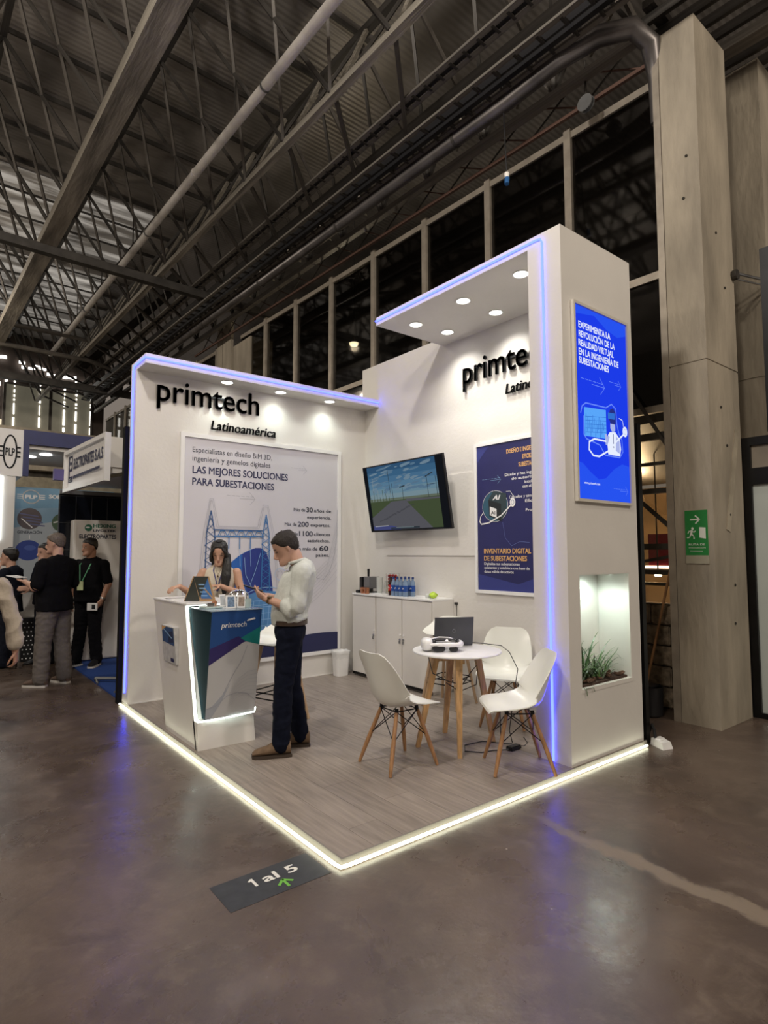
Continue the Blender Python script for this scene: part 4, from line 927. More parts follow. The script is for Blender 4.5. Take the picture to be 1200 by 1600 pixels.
# VR headset
t = thing('vr_headset', 'white virtual reality headset with black straps on the round table', 'headset', (1.60, .88, .735))
def hp(u, v, w): e = Vector((.80, -.60, 0)); d = Vector((.60, .80, 0)); return Vector((1.575, .92, .780))+e*u+d*v+Vector((0, 0, w))
def blob(name, m, c, r, par, n=18, k=10, sq=.75):
    mb = MB(); rows = []
    for i in range(k+1):
        ph = -math.pi/2+math.pi*i/k; row = []
        for j in range(n):
            th = 2*math.pi*j/n
            f = lambda x: math.copysign(abs(x)**sq, x)
            row.append(hp(c[0]+r[0]*f(math.cos(th))*math.cos(ph)**sq if math.cos(ph) > 0 else c[0], c[1]+r[1]*f(math.sin(th))*max(0, math.cos(ph))**sq, c[2]+r[2]*f(math.sin(ph))))
        rows.append(row)
    mb.grid(rows, closed=True); return mb.build(name, m, par, smooth=True)
blob('visor', LACQ, (-.115, .0, .052), (.05, .085, .05), t); blob('face_pad', BLACKP, (-.065, .0, .052), (.02, .078, .045), t)
mb = MB(); mb.tube([hp(-.10, -.07, .055), hp(-.02, -.086, .058), (hp(.06, -.088, .056)), hp(.125, -.07, .054), hp(.15, -.02, .056), hp(.15, .03, .056), hp(.125, .075, .054), hp(.06, .088, .056), hp(-.02, .086, .058), hp(-.10, .07, .055)], [.012, .016, .017, .02, .024, .024, .02, .017, .016, .012], 10); mb.build('head_strap', LACQ, t, smooth=True)
blob('strap_pad', BLACKP, (.125, 0, .055), (.018, .06, .035), t)
blob('ear_pad', BLACKP, (-.03, -.084, .028), (.05, .012, .026), t); blob('ear_pad', BLACKP, (.085, -.082, .024), (.035, .012, .022), t); blob('ear_pad', BLACKP, (-.02, .0, .088), (.055, .05, .012), t); blob('ear_pad', BLACKP, (.08, -.02, .085), (.03, .05, .010), t)
mb = MB(); mb.tube([hp(-.09, -.03, .095), hp(-.02, -.01, .105), hp(.06, 0, .10), hp(.13, 0, .075)], .006, 8); mb.build('top_strap', LACQ, t, smooth=True)

# cabinets
def cabinet(label, y0, y1, doors):
    t = thing('steel_cabinet', label, 'cabinet', (2.78, (y0+y1)/2, FZ), 'white steel cabinets along the side wall')
    MB().box((2.625, y0+.002, .075), (2.945, y1-.002, 1.03)).box((2.65, y0+.02, FZ), (2.93, y1-.02, .075)).build('body', WHITE, t)
    MB().box((2.60, y0+.001, 1.03), (2.946, y1-.001, 1.052), bev=.003).build('top_panel', LACQ, t)
    MB().box((2.61, y0+.004, .06), (2.625, y1-.004, .085)).build('bottom_rail', BLACKM, t)
    for a, b, hside in doors:
        d = MB().box((2.608, a+.004, .09), (2.624, b-.004, 1.02), bev=.003).build('door', WHITE, t)
        yy = a+.028 if hside < 0 else b-.028
        h = MB().lathe([(.0, -.012), (.012, -.010), (.013, 0)], (2.606, yy, .575), 14, axis='x').box((2.588, yy-.006, .53), (2.606, yy+.006, .56)).build('lock_handle', GREYM, d, smooth=False)
        MB().lathe([(0, -.006), (.011, -.005), (.012, 0)], (2.607, yy, .625), 14, axis='x').build('keyhole_cap', LACQ, d, smooth=True)
cabinet('narrow white steel cabinet in the booth corner, under the machine', 3.125, 3.60, [(3.13, 3.595, -1)])
cabinet('wide white two-door steel cabinet under the water bottles', 2.15, 3.12, [(2.64, 3.115, -1), (2.155, 2.636, 1)])
MB_ = None
# waste bin
t = thing('waste_bin', 'white plastic waste bin with liner in the booth corner', 'bin', (2.47, 3.66, FZ))
mb = MB(); rows = []
for z, s in ((FZ, .82), (FZ+.02, .84), (.30, .97), (.325, 1.0), (.335, 1.03), (.325, .97), (.06, .80)):
    row = []
    for j in range(24):
        a = 2*math.pi*j/24; f = lambda v: math.copysign(abs(v)**.6, v); row.append(Vector((2.47+.105*s*f(math.cos(a)), 3.655+.085*s*f(math.sin(a)), z)))
    rows.append(row)
mb.grid(rows, closed=True); mb.add(rows[0], [tuple(range(24))]); mb.build('bin_body', LACQ, t, smooth=True)
mb = MB(); rows = []
for z, s in ((.30, 1.0), (.33, 1.06), (.342, 1.03), (.25, .92)):
    rows.append([Vector((2.47+.107*s*math.copysign(abs(math.cos(a))**.6, math.cos(a))*(1+.03*math.sin(a*9)), 3.655+.087*s*math.copysign(abs(math.sin(a))**.6, math.sin(a)), z+.006*math.sin(a*7))) for a in [2*math.pi*j/36 for j in range(36)]])
mb.grid(rows, closed=True); mb.build('liner', mat('bin_liner', (.75, .76, .76), .35, var=.03), t, smooth=True)

# things on the cabinets (top at 1.052)
T = 1.052
t = thing('coffee_machine', 'small black and grey coffee machine on the corner cabinet', 'coffee machine', (2.74, 3.44, T))
MB().box((2.66, 3.47, T), (2.84, 3.53, T+.20), bev=.008).build('tank', BLACKP, t); MB().box((2.68, 3.33, T+.06), (2.84, 3.465, T+.205), bev=.008).build('housing', mat('appliance_grey', (.22, .22, .23), .3, .5, var=.05), t); MB().box((2.64, 3.52, T), (2.74, 3.58, T+.035), bev=.005).build('drip_tray', BLACKP, t)
MB().tube([(2.74, 3.44, T+.20), (2.74, 3.44, T+.30)], [.013, .017], 12).build('lever', BLACKP, t, smooth=True); MB().box((2.66, 3.33, T), (2.84, 3.465, T+.02)).build('foot', BLACKP, t)
COP = mat('copper', (.65, .30, .17), .25, .9, var=.15)
for i, (yy, lab) in enumerate(((3.42, 'left'), (3.345, 'right'))):
    t = thing('copper_mug', lab+' one of the two copper mugs in front of the coffee machine', 'mug', (2.64, yy, T))
    MB().lathe([(0, 0), (.028, 0), (.033, .02), (.033, .06), (.031, .075), (.028, .075), (.029, .02), (0, .01)], (2.642, yy, T), 20).build('cup', COP, t, smooth=True); MB().tube([(2.62, yy-.028, T+.06), (2.61, yy-.045, T+.05), (2.61, yy-.045, T+.03), (2.62, yy-.028, T+.02)], .004, 6).build('handle', COP, t)
CLP = glassm('clear_plastic', (.9, .92, .92), .10, .05)
t = thing('cup_stack', 'stack of clear disposable cups beside the coffee machine', 'cups', (2.76, 3.25, T))
for j in range(5): MB().lathe([(.028, 0), (.038, .09), (.040, .09), (.030, 0)], (2.76, 3.24, T+j*.028), 18).build('cup', mat('cup_plastic', (.55, .57, .55), .25, var=.05), t, smooth=True)
t = thing('cup_stack', 'shorter stack of pale cups left of the capsule rack', 'cups', (2.80, 3.20, T))
for j in range(4): MB().lathe([(.028, 0), (.036, .08), (.038, .08), (.030, 0)], (2.83, 3.17, T+j*.026), 18).build('cup', MATS['cup_plastic'], t, smooth=True)
t = thing('capsule_rack', 'wire rack filled with gold and brown coffee capsules', 'rack', (2.80, 3.04, T))
mb = MB()
for yy in (2.96, 3.015, 3.07, 3.125): 
    for xx in (2.77, 2.84): mb.tube([(xx, yy, T), (xx, yy, T+.25)], .003, 6)
for z in (.01, .25): mb.tube([(2.77, 2.96, T+z), (2.77, 3.125, T+z), (2.84, 3.125, T+z), (2.84, 2.96, T+z)], .003, 6, closed=True)
mb.build('wire_frame', CHROME, t)
cc = [mat('capsule_gold', (.55, .33, .08), .3, .6, var=.1), mat('capsule_brown', (.22, .08, .04), .3, .6, var=.1), mat('capsule_red', (.35, .03, .03), .3, .5, var=.1)]
for a in range(3):
    for b_ in range(6): MB().lathe([(0, -.017), (.017, -.015), (.021, .010), (.023, .013), (0, .014)], (2.80, 2.99+a*.052, T+.035+b_*.037), 14, axis='x').build('capsule', cc[(a*2+b_//2+a) % 3], t, smooth=True)
BL = mat('bottle_blue', (.02, .07, .30), .2, var=.1); WATER = mat('bottle_clear', (.17, .25, .38), .12, var=.1)
def bottle(x, y_, lab, kind='water'):
    t = thing('soda_bottle' if kind == 'cola' else 'water_bottle', lab, 'bottle', (x, y_, T), None if kind == 'cola' else 'small water bottles on the wide cabinet')
    body = mat('cola', (.03, .008, .006), .12, var=.05) if kind == 'cola' else WATER
    MB().lathe([(0, 0), (.028, 0), (.031, .01), (.029, .03), (.031, .06), (.031, .12), (.028, .15), (.014, .185), (.012, .20), (0, .20)], (x, y_, T), 20).build('bottle_body', body, t, smooth=True)
    MB().lathe([(.0315, .055), (.0318, .057), (.0318, .122), (.0315, .124)], (x, y_, T), 20).build('paper_label', mat('label_red', (.45, .015, .02), .35, var=.05) if kind == 'cola' else BL, t, smooth=True)
    A = Art((x-.0325, y_+.02, T+.075), (0, -1, 0), (0, 0, 1), .0003); A.line([(.006, .008), (.018, .024), (.034, .012)], .006, WHT); A.build('printed_mark', t)
    MB().lathe([(0, .222), (.0135, .22), (.0145, .20), (.0145, .198)], (x, y_, T), 16).build('cap', BLACKP if kind == 'cola' else mat('cap_blue', (.02, .05, .20), .3, var=.05), t, smooth=True)
bottle(2.70, 2.945, 'dark cola bottle with a red label, left of the water bottles', 'cola'); bottle(2.78, 2.922, 'dark cola bottle behind the front cola bottle', 'cola')
k = 0
for x, ys in ((2.68, (2.87, 2.80, 2.73, 2.66)), (2.77, (2.84, 2.77, 2.70, 2.63)), (2.85, (2.86, 2.79))):
    for yy in ys: k += 1; bottle(x, yy, 'small blue-labelled water bottle, %s row of the cluster, %s from the cola bottles' % ({2.68: 'front', 2.77: 'middle', 2.85: 'rear'}[x], ('first', 'second', 'third', 'fourth')[ys.index(yy)]))
t = thing('paper_plate', 'white paper sheets lying in front of the capsule rack', 'paper', (2.66, 3.1, T)); MB().box((2.62, 3.02, T), (2.72, 3.26, T+.012)).build('sheets', LACQ, t)
t = thing('napkin_bag', 'green and clear plastic bag on the right end of the cabinet', 'bag', (2.74, 2.27, T))
mb = MB(); rows = []
for i in range(9):
    ph = math.pi*i/8; rows.append([Vector((2.74+.045*math.sin(ph)*math.cos(a)*(1+.2*math.sin(3*a+i)), 2.26+.05*math.sin(ph)*math.sin(a)*(1+.2*math.cos(4*a+i*2)), T+.036-.036*math.cos(ph)*(1+.1*math.sin(2*a)))) for a in [2*math.pi*j/16 for j in range(16)]])
for r_ in rows:
    for p_ in r_: p_.z = max(p_.z, T)
mb.grid(rows, closed=True); mb.build('green_pouch', mat('lime_plastic', (.45, .65, .05), .3, var=.15), t, smooth=True)
MB().lathe([(0, 0), (.03, 0), (.035, .03), (.02, .045), (0, .05)], (2.75, 2.35, T), 10).build('clear_pouch', MATS['cup_plastic'], t, smooth=True)
t = thing('wall_cable', 'thin black cable with a clip hanging at the right end of the cabinet', 'cable', (2.93, 2.1, .9))
MB().tube([(2.94, 2.10, 1.0), (2.94, 2.10, .6), (2.94, 2.09, .1), (2.93, 2.07, .045)], .003, 6).build('cable', BLACKP, t); MB().box((2.925, 2.09, .985), (2.95, 2.12, 1.01)).build('clip', BLACKP, t)

# television
tv = thing('television', 'large tilted television showing a substation road scene, on the side wall', 'television', (2.8, 2.7, 2.2))
def tp(u, v, w=0.0):   # u 0..1 left to right, v 0..1 bottom to top, w metres towards the viewer
    b0, b1, t0, t1 = Vector((2.775, 3.42, 1.81)), Vector((2.775, 1.985, 1.81)), Vector((2.63, 3.42, 2.615)), Vector((2.63, 1.985, 2.615))
    n = (b1-b0).cross(t0-b0).normalized(); 
    return b0.lerp(b1, u).lerp(t0.lerp(t1, u), v)+n*w
NTV = 1 if tp(0, 0, 1).x < 2.775 else -1
def tpw(u, v, w): return tp(u, v, w*NTV)
def tbox(u0, u1, v0, v1, w0, w1, m, name, par=tv):
    return MB().hexa([tpw(u0, v0, w0), tpw(u1, v0, w0), tpw(u1, v0, w1), tpw(u0, v0, w1), tpw(u0, v1, w0), tpw(u1, v1, w0), tpw(u1, v1, w1), tpw(u0, v1, w1)]).build(name, m, par)
tbox(0, 1, 0, 1, -.028, 0, BLACKP, 'casing'); tbox(.25, .75, .15, .7, -.06, -.028, BLACKP, 'rear_housing')
MB().box((2.88, 2.45, 1.95), (2.948, 2.95, 2.35)).build('wall_bracket', BLACKM, tv); MB().bar((2.90, 2.7, 2.15), (2.78, 2.7, 2.2), .05, .12).build('arm', BLACKM, tv)
MB().box((2.935, 1.80, 1.52), (2.948, 3.32, 2.42)).build('backing_board', WALLW, tv)
class TVA(Art):
    def P(s, u, v): return tpw(u, v, .00012*(s.k+1))
def scr(n_, c, s=.8): return glow('screen_'+n_, c, s)
A = TVA((0, 0, 0), (0, -1, 0), (0, 0, 1), 1)
A.poly([(.012, .02), (.988, .02), (.988, .985), (.012, .985)], scr('black', (.008, .009, .012)))
SK = [(.035, .10, .20), (.05, .14, .26), (.075, .18, .31), (.11, .23, .35), (.16, .28, .36), (.21, .31, .36)]
for i, c_ in enumerate(SK): A.poly([(.055, .98-i*.085), (.92, .98-i*.085), (.92, .98-(i+1)*.085), (.055, .98-(i+1)*.085)], scr('sky%d' % i, c_, .75))
rs = random.Random(9)
for i in range(70):
    cu, cv = rs.uniform(.12, .88), rs.uniform(.58, .95); A.ell(cu, cv, rs.uniform(.02, .07), rs.uniform(.006, .022), scr('cloud%d' % (i % 2), ((.12, .22, .33), (.19, .29, .38))[i % 2], .7), 14, .2)
A.poly([(.055, .47), (.92, .47), (.92, .03), (.055, .03)], scr('grass', (.06, .082, .04), .8)); A.poly([(.055, .50), (.3, .49), (.92, .485), (.92, .455), (.055, .455)], scr('haze', (.13, .16, .12), .8))
A.poly([(.34, .44), (.52, .44), (.80, .03), (.05, .03), (.05, .22)], scr('road', (.10, .10, .115), .8)); A.poly([(.52, .46), (.92, .44), (.92, .42), (.53, .42)], scr('road', (.10, .10, .115), .8))
for i in range(7): A.line([(.15+.06*i, .16+.03*i), (.26+.06*i, .19+.03*i)], .006, scr('road_shadow', (.05, .05, .06), .8))
PO = scr('pole', (.03, .04, .05)); PL = scr('steel', (.24, .30, .32))
for x, y0_, y1_ in ((.12, .46, .82), (.34, .45, .93), (.37, .45, .70), (.50, .45, .63), (.80, .45, .74), (.90, .45, .72)): A.line([(x, y0_), (x, y1_)], .005, PO if x > .2 else PL)
A.line([(.12, .80), (.34, .85)], .003, PL); A.line([(.12, .72), (.34, .74)], .003, PL); A.line([(.47, .63), (.53, .645)], .016, PO); A.line([(.79, .73), (.87, .77)], .014, PO); A.line([(.80, .62), (.92, .62)], .005, PO)
for i in range(14): A.line([(.08+i*.02, .46), (.08+i*.02, .52+.05*((i*7) % 3))], .005, PL if i % 2 else scr('shrub', (.06, .09, .05)))
A.line([(.08, .56), (.32, .57)], .004, PL); A.poly([(.055, .03), (.055, .09), (.30, .09), (.38, .06), (.42, .03)], scr('overlay', (.06, .07, .2), .8)); A.line([(.08, .085), (.26, .09)], .008, scr('caption', (.6, .62, .65), .7)); A.poly([(.29, .035), (.65, .035), (.65, .06), (.29, .06)], PO); A.line([(.36, .055), (.58, .055)], .006, PL)
A.poly([(.012, .02), (.055, .02), (.055, .985), (.012, .985)], scr('black', (.008, .009, .012))); A.poly([(.92, .02), (.988, .02), (.988, .985), (.92, .985)], scr('black', (.008, .009, .012)))
A.build('screen_picture', tv)

# plant niche
bark = mat('bark_chips', (.13, .075, .05), .9, var=.5, scale=30, bump=.4)
t = thing('grass_plant', 'green spiky grass-like plant in bark inside the lit pillar niche', 'plant', (2.4, .16, .55))
MB().box((2.125, .055, .54), (2.795, .295, .575)).build('soil', mat('soil', (.06, .035, .025), .95, var=.4, scale=25, bump=.5), t)
rg = random.Random(4)
for i in range(46):
    x, y_ = rg.uniform(2.14, 2.78), rg.uniform(.065, .28); s = rg.uniform(.014, .032); a = rg.uniform(0, 3)
    bm = MB(); bm.box((-s, -s*.6, -s*.35), (s, s*.6, s*.4), bev=s*.3); 
    for w_ in bm.v: w_.rotate(Euler((.15*math.sin(a*3), .25*math.sin(a*5), a)))
    for w_ in bm.v: w_ += Vector((x, y_, .585+s*.2))
    bm.build('bark_chip', bark, t)
GR = [mat('leaf_green', (.045, .12, .035), .4, var=.35, scale=10), mat('leaf_light', (.10, .22, .06), .4, var=.3, scale=10), mat('leaf_grey', (.14, .18, .12), .45, var=.2)]
for i in range(180):
    bx, by = 2.40+rg.gauss(0, .13), .17+rg.gauss(0, .035); bx = min(max(bx, 2.17), 2.68); by = min(max(by, .09), .26)
    a = rg.uniform(0, 2*math.pi); L_ = rg.uniform(.16, .36); up = rg.uniform(.7, 1.7); wd = rg.uniform(.0035, .007)
    d = Vector((math.cos(a), math.sin(a)*.35, 0)); q = Vector((-math.sin(a), math.cos(a), 0))
    left, right = [], []
    for k_ in range(9):
        s = k_/8; p = Vector((bx, by, .575))+d*L_*s*.9+Vector((0, 0, 1))*(up*L_*(s-.62*s*s*(1.25 if i % 3 else .7)))
        p.x = min(max(p.x, 2.135), 2.785); p.y = min(max(p.y, .035), .285); p.z = max(p.z, .58); w_ = wd*(1-s**2.2)+.0005; left.append(p-q*w_); right.append(p+q*w_+Vector((0, 0, .0015)))
    MB().grid([left, right]).build('leaf_blade', GR[i % 3 if i % 5 else 2], t)
t = thing('dry_leaf', 'dry curled twig hanging over the front edge of the plant niche', 'leaf', (2.18, .01, .53))
MB().tube([(2.15, .03, .565), (2.15, .005, .55), (2.155, .004, .51)], .004, 5).tube([(2.15, .012, .56), (2.19, .0, .565), (2.24, .006, .56), (2.25, .004, .53)], .0025, 5).build('twig', GR[2], t)

# floor junction box by the pillar
t = thing('junction_box', 'white floor socket box with a black plug at the foot of the pillar', 'socket', (3.02, -.06, 0))
MB().hexa([(2.95, -.14, 0), (3.05, -.17, 0), (3.13, -.03, 0), (3.02, .0, 0), (2.955, -.13, .05), (3.045, -.155, .05), (3.12, -.035, .055), (3.02, -.01, .055)]).build('housing', LACQ, t); MB().box((3.0, -.10, .05), (3.07, -.05, .065), bev=.004).build('cover', LACQ, t)
MB().tube([(3.03, -.04, .06), (3.03, -.03, .12), (3.06, .0, .15), (3.10, .03, .12), (3.12, .08, .02)], .012, 8).build('plug_lead', BLACKP, t, smooth=True)
t = thing('black_post', 'slim black post standing behind the outer edge of the pillar', 'post', (3.05, .06, 0))
MB().box((3.005, .02, 0), (3.06, .09, 2.64)).build('post', BLACKM, t)

# things on the counter (top at 1.14 back, 1.108 glass front)
t = thing('tent_sign', 'folding wooden table sign with a blue printed card on the counter', 'sign', (.18, 2.62, 1.14))
def bq(a, b, c_, d_, th, m, name, par): MB().prism([a, b, c_, d_], th, m).build(name, None, par)
FR = mat('sign_frame_wood', (.45, .28, .14), .5, var=.15)
o1 = Vector((.205, 2.45, 1.142)); ux = Vector((.72, -.69, 0)).normalized()*.135; tilt = Vector((-.045, .045, .21))
MB().prism([o1, o1+ux, o1+ux+tilt, o1+tilt], (.004, .006, 0)).build('front_board', FR, t)
pb = MB(); e1 = ux*.12; pb.prism([o1+e1+tilt*.1, o1+ux-e1+tilt*.1, o1+ux-e1+tilt*.93, o1+e1+tilt*.93], (-.002, -.003, 0)); pb.build('printed_card', flat('card_blue', (.06, .17, .42)), t)
pb = MB()
for i in range(4):
    q0 = o1+e1*1.4+tilt*(.2+.15*i)+Vector((-.003, -.0045, 0)); pb.prism([q0, q0+ux*.4, q0+ux*.4+tilt*.04, q0+tilt*.04], (-.0008, -.001, 0))
pb.build('card_lines', LBL, t)
b1 = o1+Vector((-.10, .10, 0)); MB().prism([b1, b1+ux*.95, o1+ux*.95+tilt, o1+tilt+ux*.05], (-.004, -.006, 0)).build('rear_board', mat('chalkboard', (.03, .035, .03), .6, var=.1), t)
for q in (b1, o1, o1+ux): MB().bar(q, (o1+tilt if q is not o1+ux else q+tilt), .010, .010).build('frame_rail', FR, t)
def card(label, x, y_, z, h, w, a, m, name='acrylic_stand', cat='stand'):
    t = thing(name, label, cat, (x, y_, z)); u = Vector((math.cos(a), math.sin(a), 0))*w; up = Vector((math.sin(a)*-.2*h, math.cos(a)*.2*h, h)); o_ = Vector((x, y_, z+.002))
    MB().prism([o_, o_+u, o_+u+up, o_+up], (0, .006, 0)).prism([o_, o_+u, o_+u+Vector((0, .06, 0)), o_+Vector((0, .06, 0))], (0, 0, .005)).build('acrylic_plate', LACQ, t)
    MB().prism([o_+u*.14+up*.14, o_+u*.86+up*.14, o_+u*.86+up*.88, o_+u*.14+up*.88], (0, -.002, 0)).build('card', m, t)
CB = mat('card_photo', (.16, .24, .36), .3, var=.5, scale=60)
card('small framed blue card nearest the counter front, left of two', .235, 1.98, 1.108, .105, .075, R(-15), CB); card('small framed card right of the blue card at the counter front', .33, 1.99, 1.108, .10, .065, R(-35), mat('card_photo_brown', (.28, .22, .18), .3, var=.5, scale=60))
card('small clear stand behind the two framed cards', .26, 2.16, 1.108, .10, .06, R(10), mat('clear_card', (.5, .53, .55), .15, var=.1))
t = thing('service_bell', 'round chrome bowl standing on the counter glass top', 'bowl', (.42, 2.12, 1.108))
MB().lathe([(.075, .0), (.082, .02), (.088, .06), (.08, .10), (.06, .125), (.03, .14), (0, .143)], (.41, 2.14, 1.109), 32).build('dome', CHROME, t, smooth=True); MB().lathe([(.0, .143), (.008, .145), (.006, .165), (0, .17)], (.41, 2.14, 1.109), 12).build('knob', COP, t, smooth=True); MB().lathe([(.0, 0), (.092, 0), (.095, .006), (.078, .008)], (.41, 2.14, 1.109), 32).build('base_ring', CHROME, t, smooth=True)
t = thing('glass_tray', 'clear glass tray with small items on the counter front corner', 'tray', (.2, 2.1, 1.108)); MB().box((.10, 2.06, 1.108), (.24, 2.22, 1.122), bev=.004).build('tray', mat('tray_clear', (.5, .6, .58), .08, var=.1), t); MB().box((.13, 2.10, 1.122), (.19, 2.14, 1.15), bev=.004).build('item', CHROME, t); MB().box((.20, 2.15, 1.122), (.23, 2.19, 1.16), bev=.003).build('item', COP, t)
t = thing('tumbler', 'small clear tumbler among the cards on the counter', 'glass', (.40, 2.0, 1.108)); MB().lathe([(.025, 0), (.03, .07), (.028, .07), (.023, .004)], (.415, 1.97, 1.109), 18).build('glass', MATS['tray_clear'], t, smooth=True)
t = thing('paper_sheet', 'white paper sheets lying flat at the rear left of the counter', 'paper', (.12, 2.85, 1.14)); MB().prism([(.05, 2.72, 1.141), (.22, 2.70, 1.141), (.26, 3.0, 1.141), (.08, 3.04, 1.141)], (0, 0, .003)).build('sheets', LACQ, t); MB().prism([(.06, 2.90, 1.1442), (.24, 2.83, 1.1442), (.24, 2.85, 1.1442), (.06, 2.92, 1.1442)], (0, 0, .004)).build('pen', BLACKP, t)
# ================================================================== PEOPLE
def ell_tube(mb, pts, radii, side=(0, 1, 0), n=16, cap=1.0):
    """closed loft through pts; radii = [(side radius, front radius)]; rounded ends."""
    pts = [Vector(p) for p in pts]; rad = [r if isinstance(r, tuple) else (r, r) for r in radii]; S = Vector(side)
    t0 = (pts[0]-pts[1]).normalized(); t1 = (pts[-1]-pts[-2]).normalized()
    P = []; Rr = []
    for f in (.98, .8, .45): P.append(pts[0]+t0*min(rad[0])*f*cap); k = math.sqrt(max(0, 1-f*f)); Rr.append((rad[0][0]*k, rad[0][1]*k))
    P += pts; Rr += rad
    for f in (.45, .8, .98): P.append(pts[-1]+t1*min(rad[-1])*f*cap); k = math.sqrt(max(0, 1-f*f)); Rr.append((rad[-1][0]*k, rad[-1][1]*k))
    rows = []
    for i, p in enumerate(P):
        t = (P[min(i+1, len(P)-1)]-P[max(i-1, 0)]).normalized()
        s = (S-t*S.dot(t))
        if s.length < .05: s = Vector((1, 0, 0))-t*t.x
        s.normalize(); q = t.cross(s)
        rows.append([p+s*Rr[i][0]*math.cos(a)+q*Rr[i][1]*math.sin(a) for a in [2*math.pi*j/n for j in range(n)]])
    k = len(mb.v); mb.grid(rows, closed=True); m = len(rows)
    mb.add([rows[0][j] for j in range(n)], [tuple(range(n))[::-1]]); mb.add([rows[-1][j] for j in range(n)], [tuple(range(n))])
def smoothpts(pts, rad, sub=3):
    """Catmull-Rom refinement of a spine"""
    P = [Vector(p) for p in pts]; rd = [r if isinstance(r, tuple) else (r, r) for r in rad]; o = []; r = []
    for i in range(len(P)-1):
        p0, p1, p2, p3 = P[max(i-1, 0)], P[i], P[i+1], P[min(i+2, len(P)-1)]; a0, a1, a2, a3 = rd[max(i-1, 0)], rd[i], rd[i+1], rd[min(i+2, len(P)-1)]
        for s in range(sub):
            t = s/sub; f = lambda a, b, c, d: .5*((2*b)+(-a+c)*t+(2*a-5*b+4*c-d)*t*t+(-a+3*b-3*c+d)*t**3)
            o.append(f(p0, p1, p2, p3)); r.append((f(a0[0], a1[0], a2[0], a3[0]), f(a0[1], a1[1], a2[1], a3[1])))
    return o+[P[-1]], r+[rd[-1]]
def remesh(mb, name, m, parent, voxel, smooth=4, wr=0.0, wscale=(9, 9, 9), cut=None, seed=0, fac=.5):
    me = bpy.data.meshes.new(name); me.from_pydata([tuple(a) for a in mb.v], [], mb.f)
    o = bpy.data.objects.new('tmp', me); COL.objects.link(o)
    r = o.modifiers.new('r', 'REMESH'); r.mode = 'VOXEL'; r.voxel_size = voxel
    s = o.modifiers.new('s', 'SMOOTH'); s.iterations = smooth; s.factor = fac
    dg = bpy.context.evaluated_depsgraph_get(); out = bpy.data.meshes.new_from_object(o.evaluated_get(dg)); bpy.data.objects.remove(o); bpy.data.meshes.remove(me)
    out.name = name
    if wr:
        n = [v.normal.copy() for v in out.vertices]
        for v, q in zip(out.vertices, n):
            c = v.co; w = noise.noise(Vector((c.x*wscale[0]+seed, c.y*wscale[1], c.z*wscale[2]))); w2 = noise.noise(Vector((c.x*wscale[0]*2.3, c.y*wscale[1]*2.3+seed, c.z*wscale[2]*2.3)))
            v.co += q*wr*((1-abs(w)*2.4)+.4*w2-.45)
    out.materials.clear(); out.materials.append(m); out.polygons.foreach_set('use_smooth', [True]*len(out.polygons))
    return link(name, out, parent)
def hand(mb, w, d, pn, curl=.5, L=.185, thumb=1, spread=.0):
    """w wrist, d direction, pn palm normal (palm faces pn); thumb = side sign"""
    d = Vector(d).normalized(); pn = Vector(pn); pn = (pn-d*pn.dot(d)).normalized(); s = d.cross(pn)*thumb; w = Vector(w); k = L/.185
    ell_tube(mb, [w-d*.01, w+d*.03*k, w+d*.065*k, w+d*.09*k], [(.024*k, .018*k), (.034*k, .016*k), (.040*k, .015*k), (.040*k, .012*k)], side=s, n=12)
    for i, (off, ln) in enumerate(((.030, .072), (.010, .080), (-.011, .074), (-.031, .058))):
        p = w+d*.085*k+s*off*k; dr = (d+s*off*spread*8).normalized(); pts = [p-d*.01]; a = 0
        for j, f in enumerate((.42, .32, .26)):
            a += curl*(1.0 if j else .7); dd = dr*math.cos(a)+pn*math.sin(a); p = p+dd*ln*k*f; pts.append(p.copy())
        ell_tube(mb, pts, [.0092*k, .0090*k, .0082*k, .0070*k], side=s, n=8)
    p = w+d*.025*k+s*.028*k; dd = (d*.65+s*.7+pn*.35).normalized(); p1 = p+dd*.042*k; p2 = p1+(d*.85+s*.25+pn*.45).normalized()*.034*k; p3 = p2+(d*.9-s*.05+pn*.45).normalized()*.024*k
    ell_tube(mb, [p-dd*.01, p1, p2, p3], [.014*k, .0115*k, .010*k, .008*k], side=s, n=8)
def rotm(yaw, pitch, roll=0): return Matrix.Rotation(yaw, 3, 'Z') @ Matrix.Rotation(pitch, 3, 'Y') @ Matrix.Rotation(roll, 3, 'X')
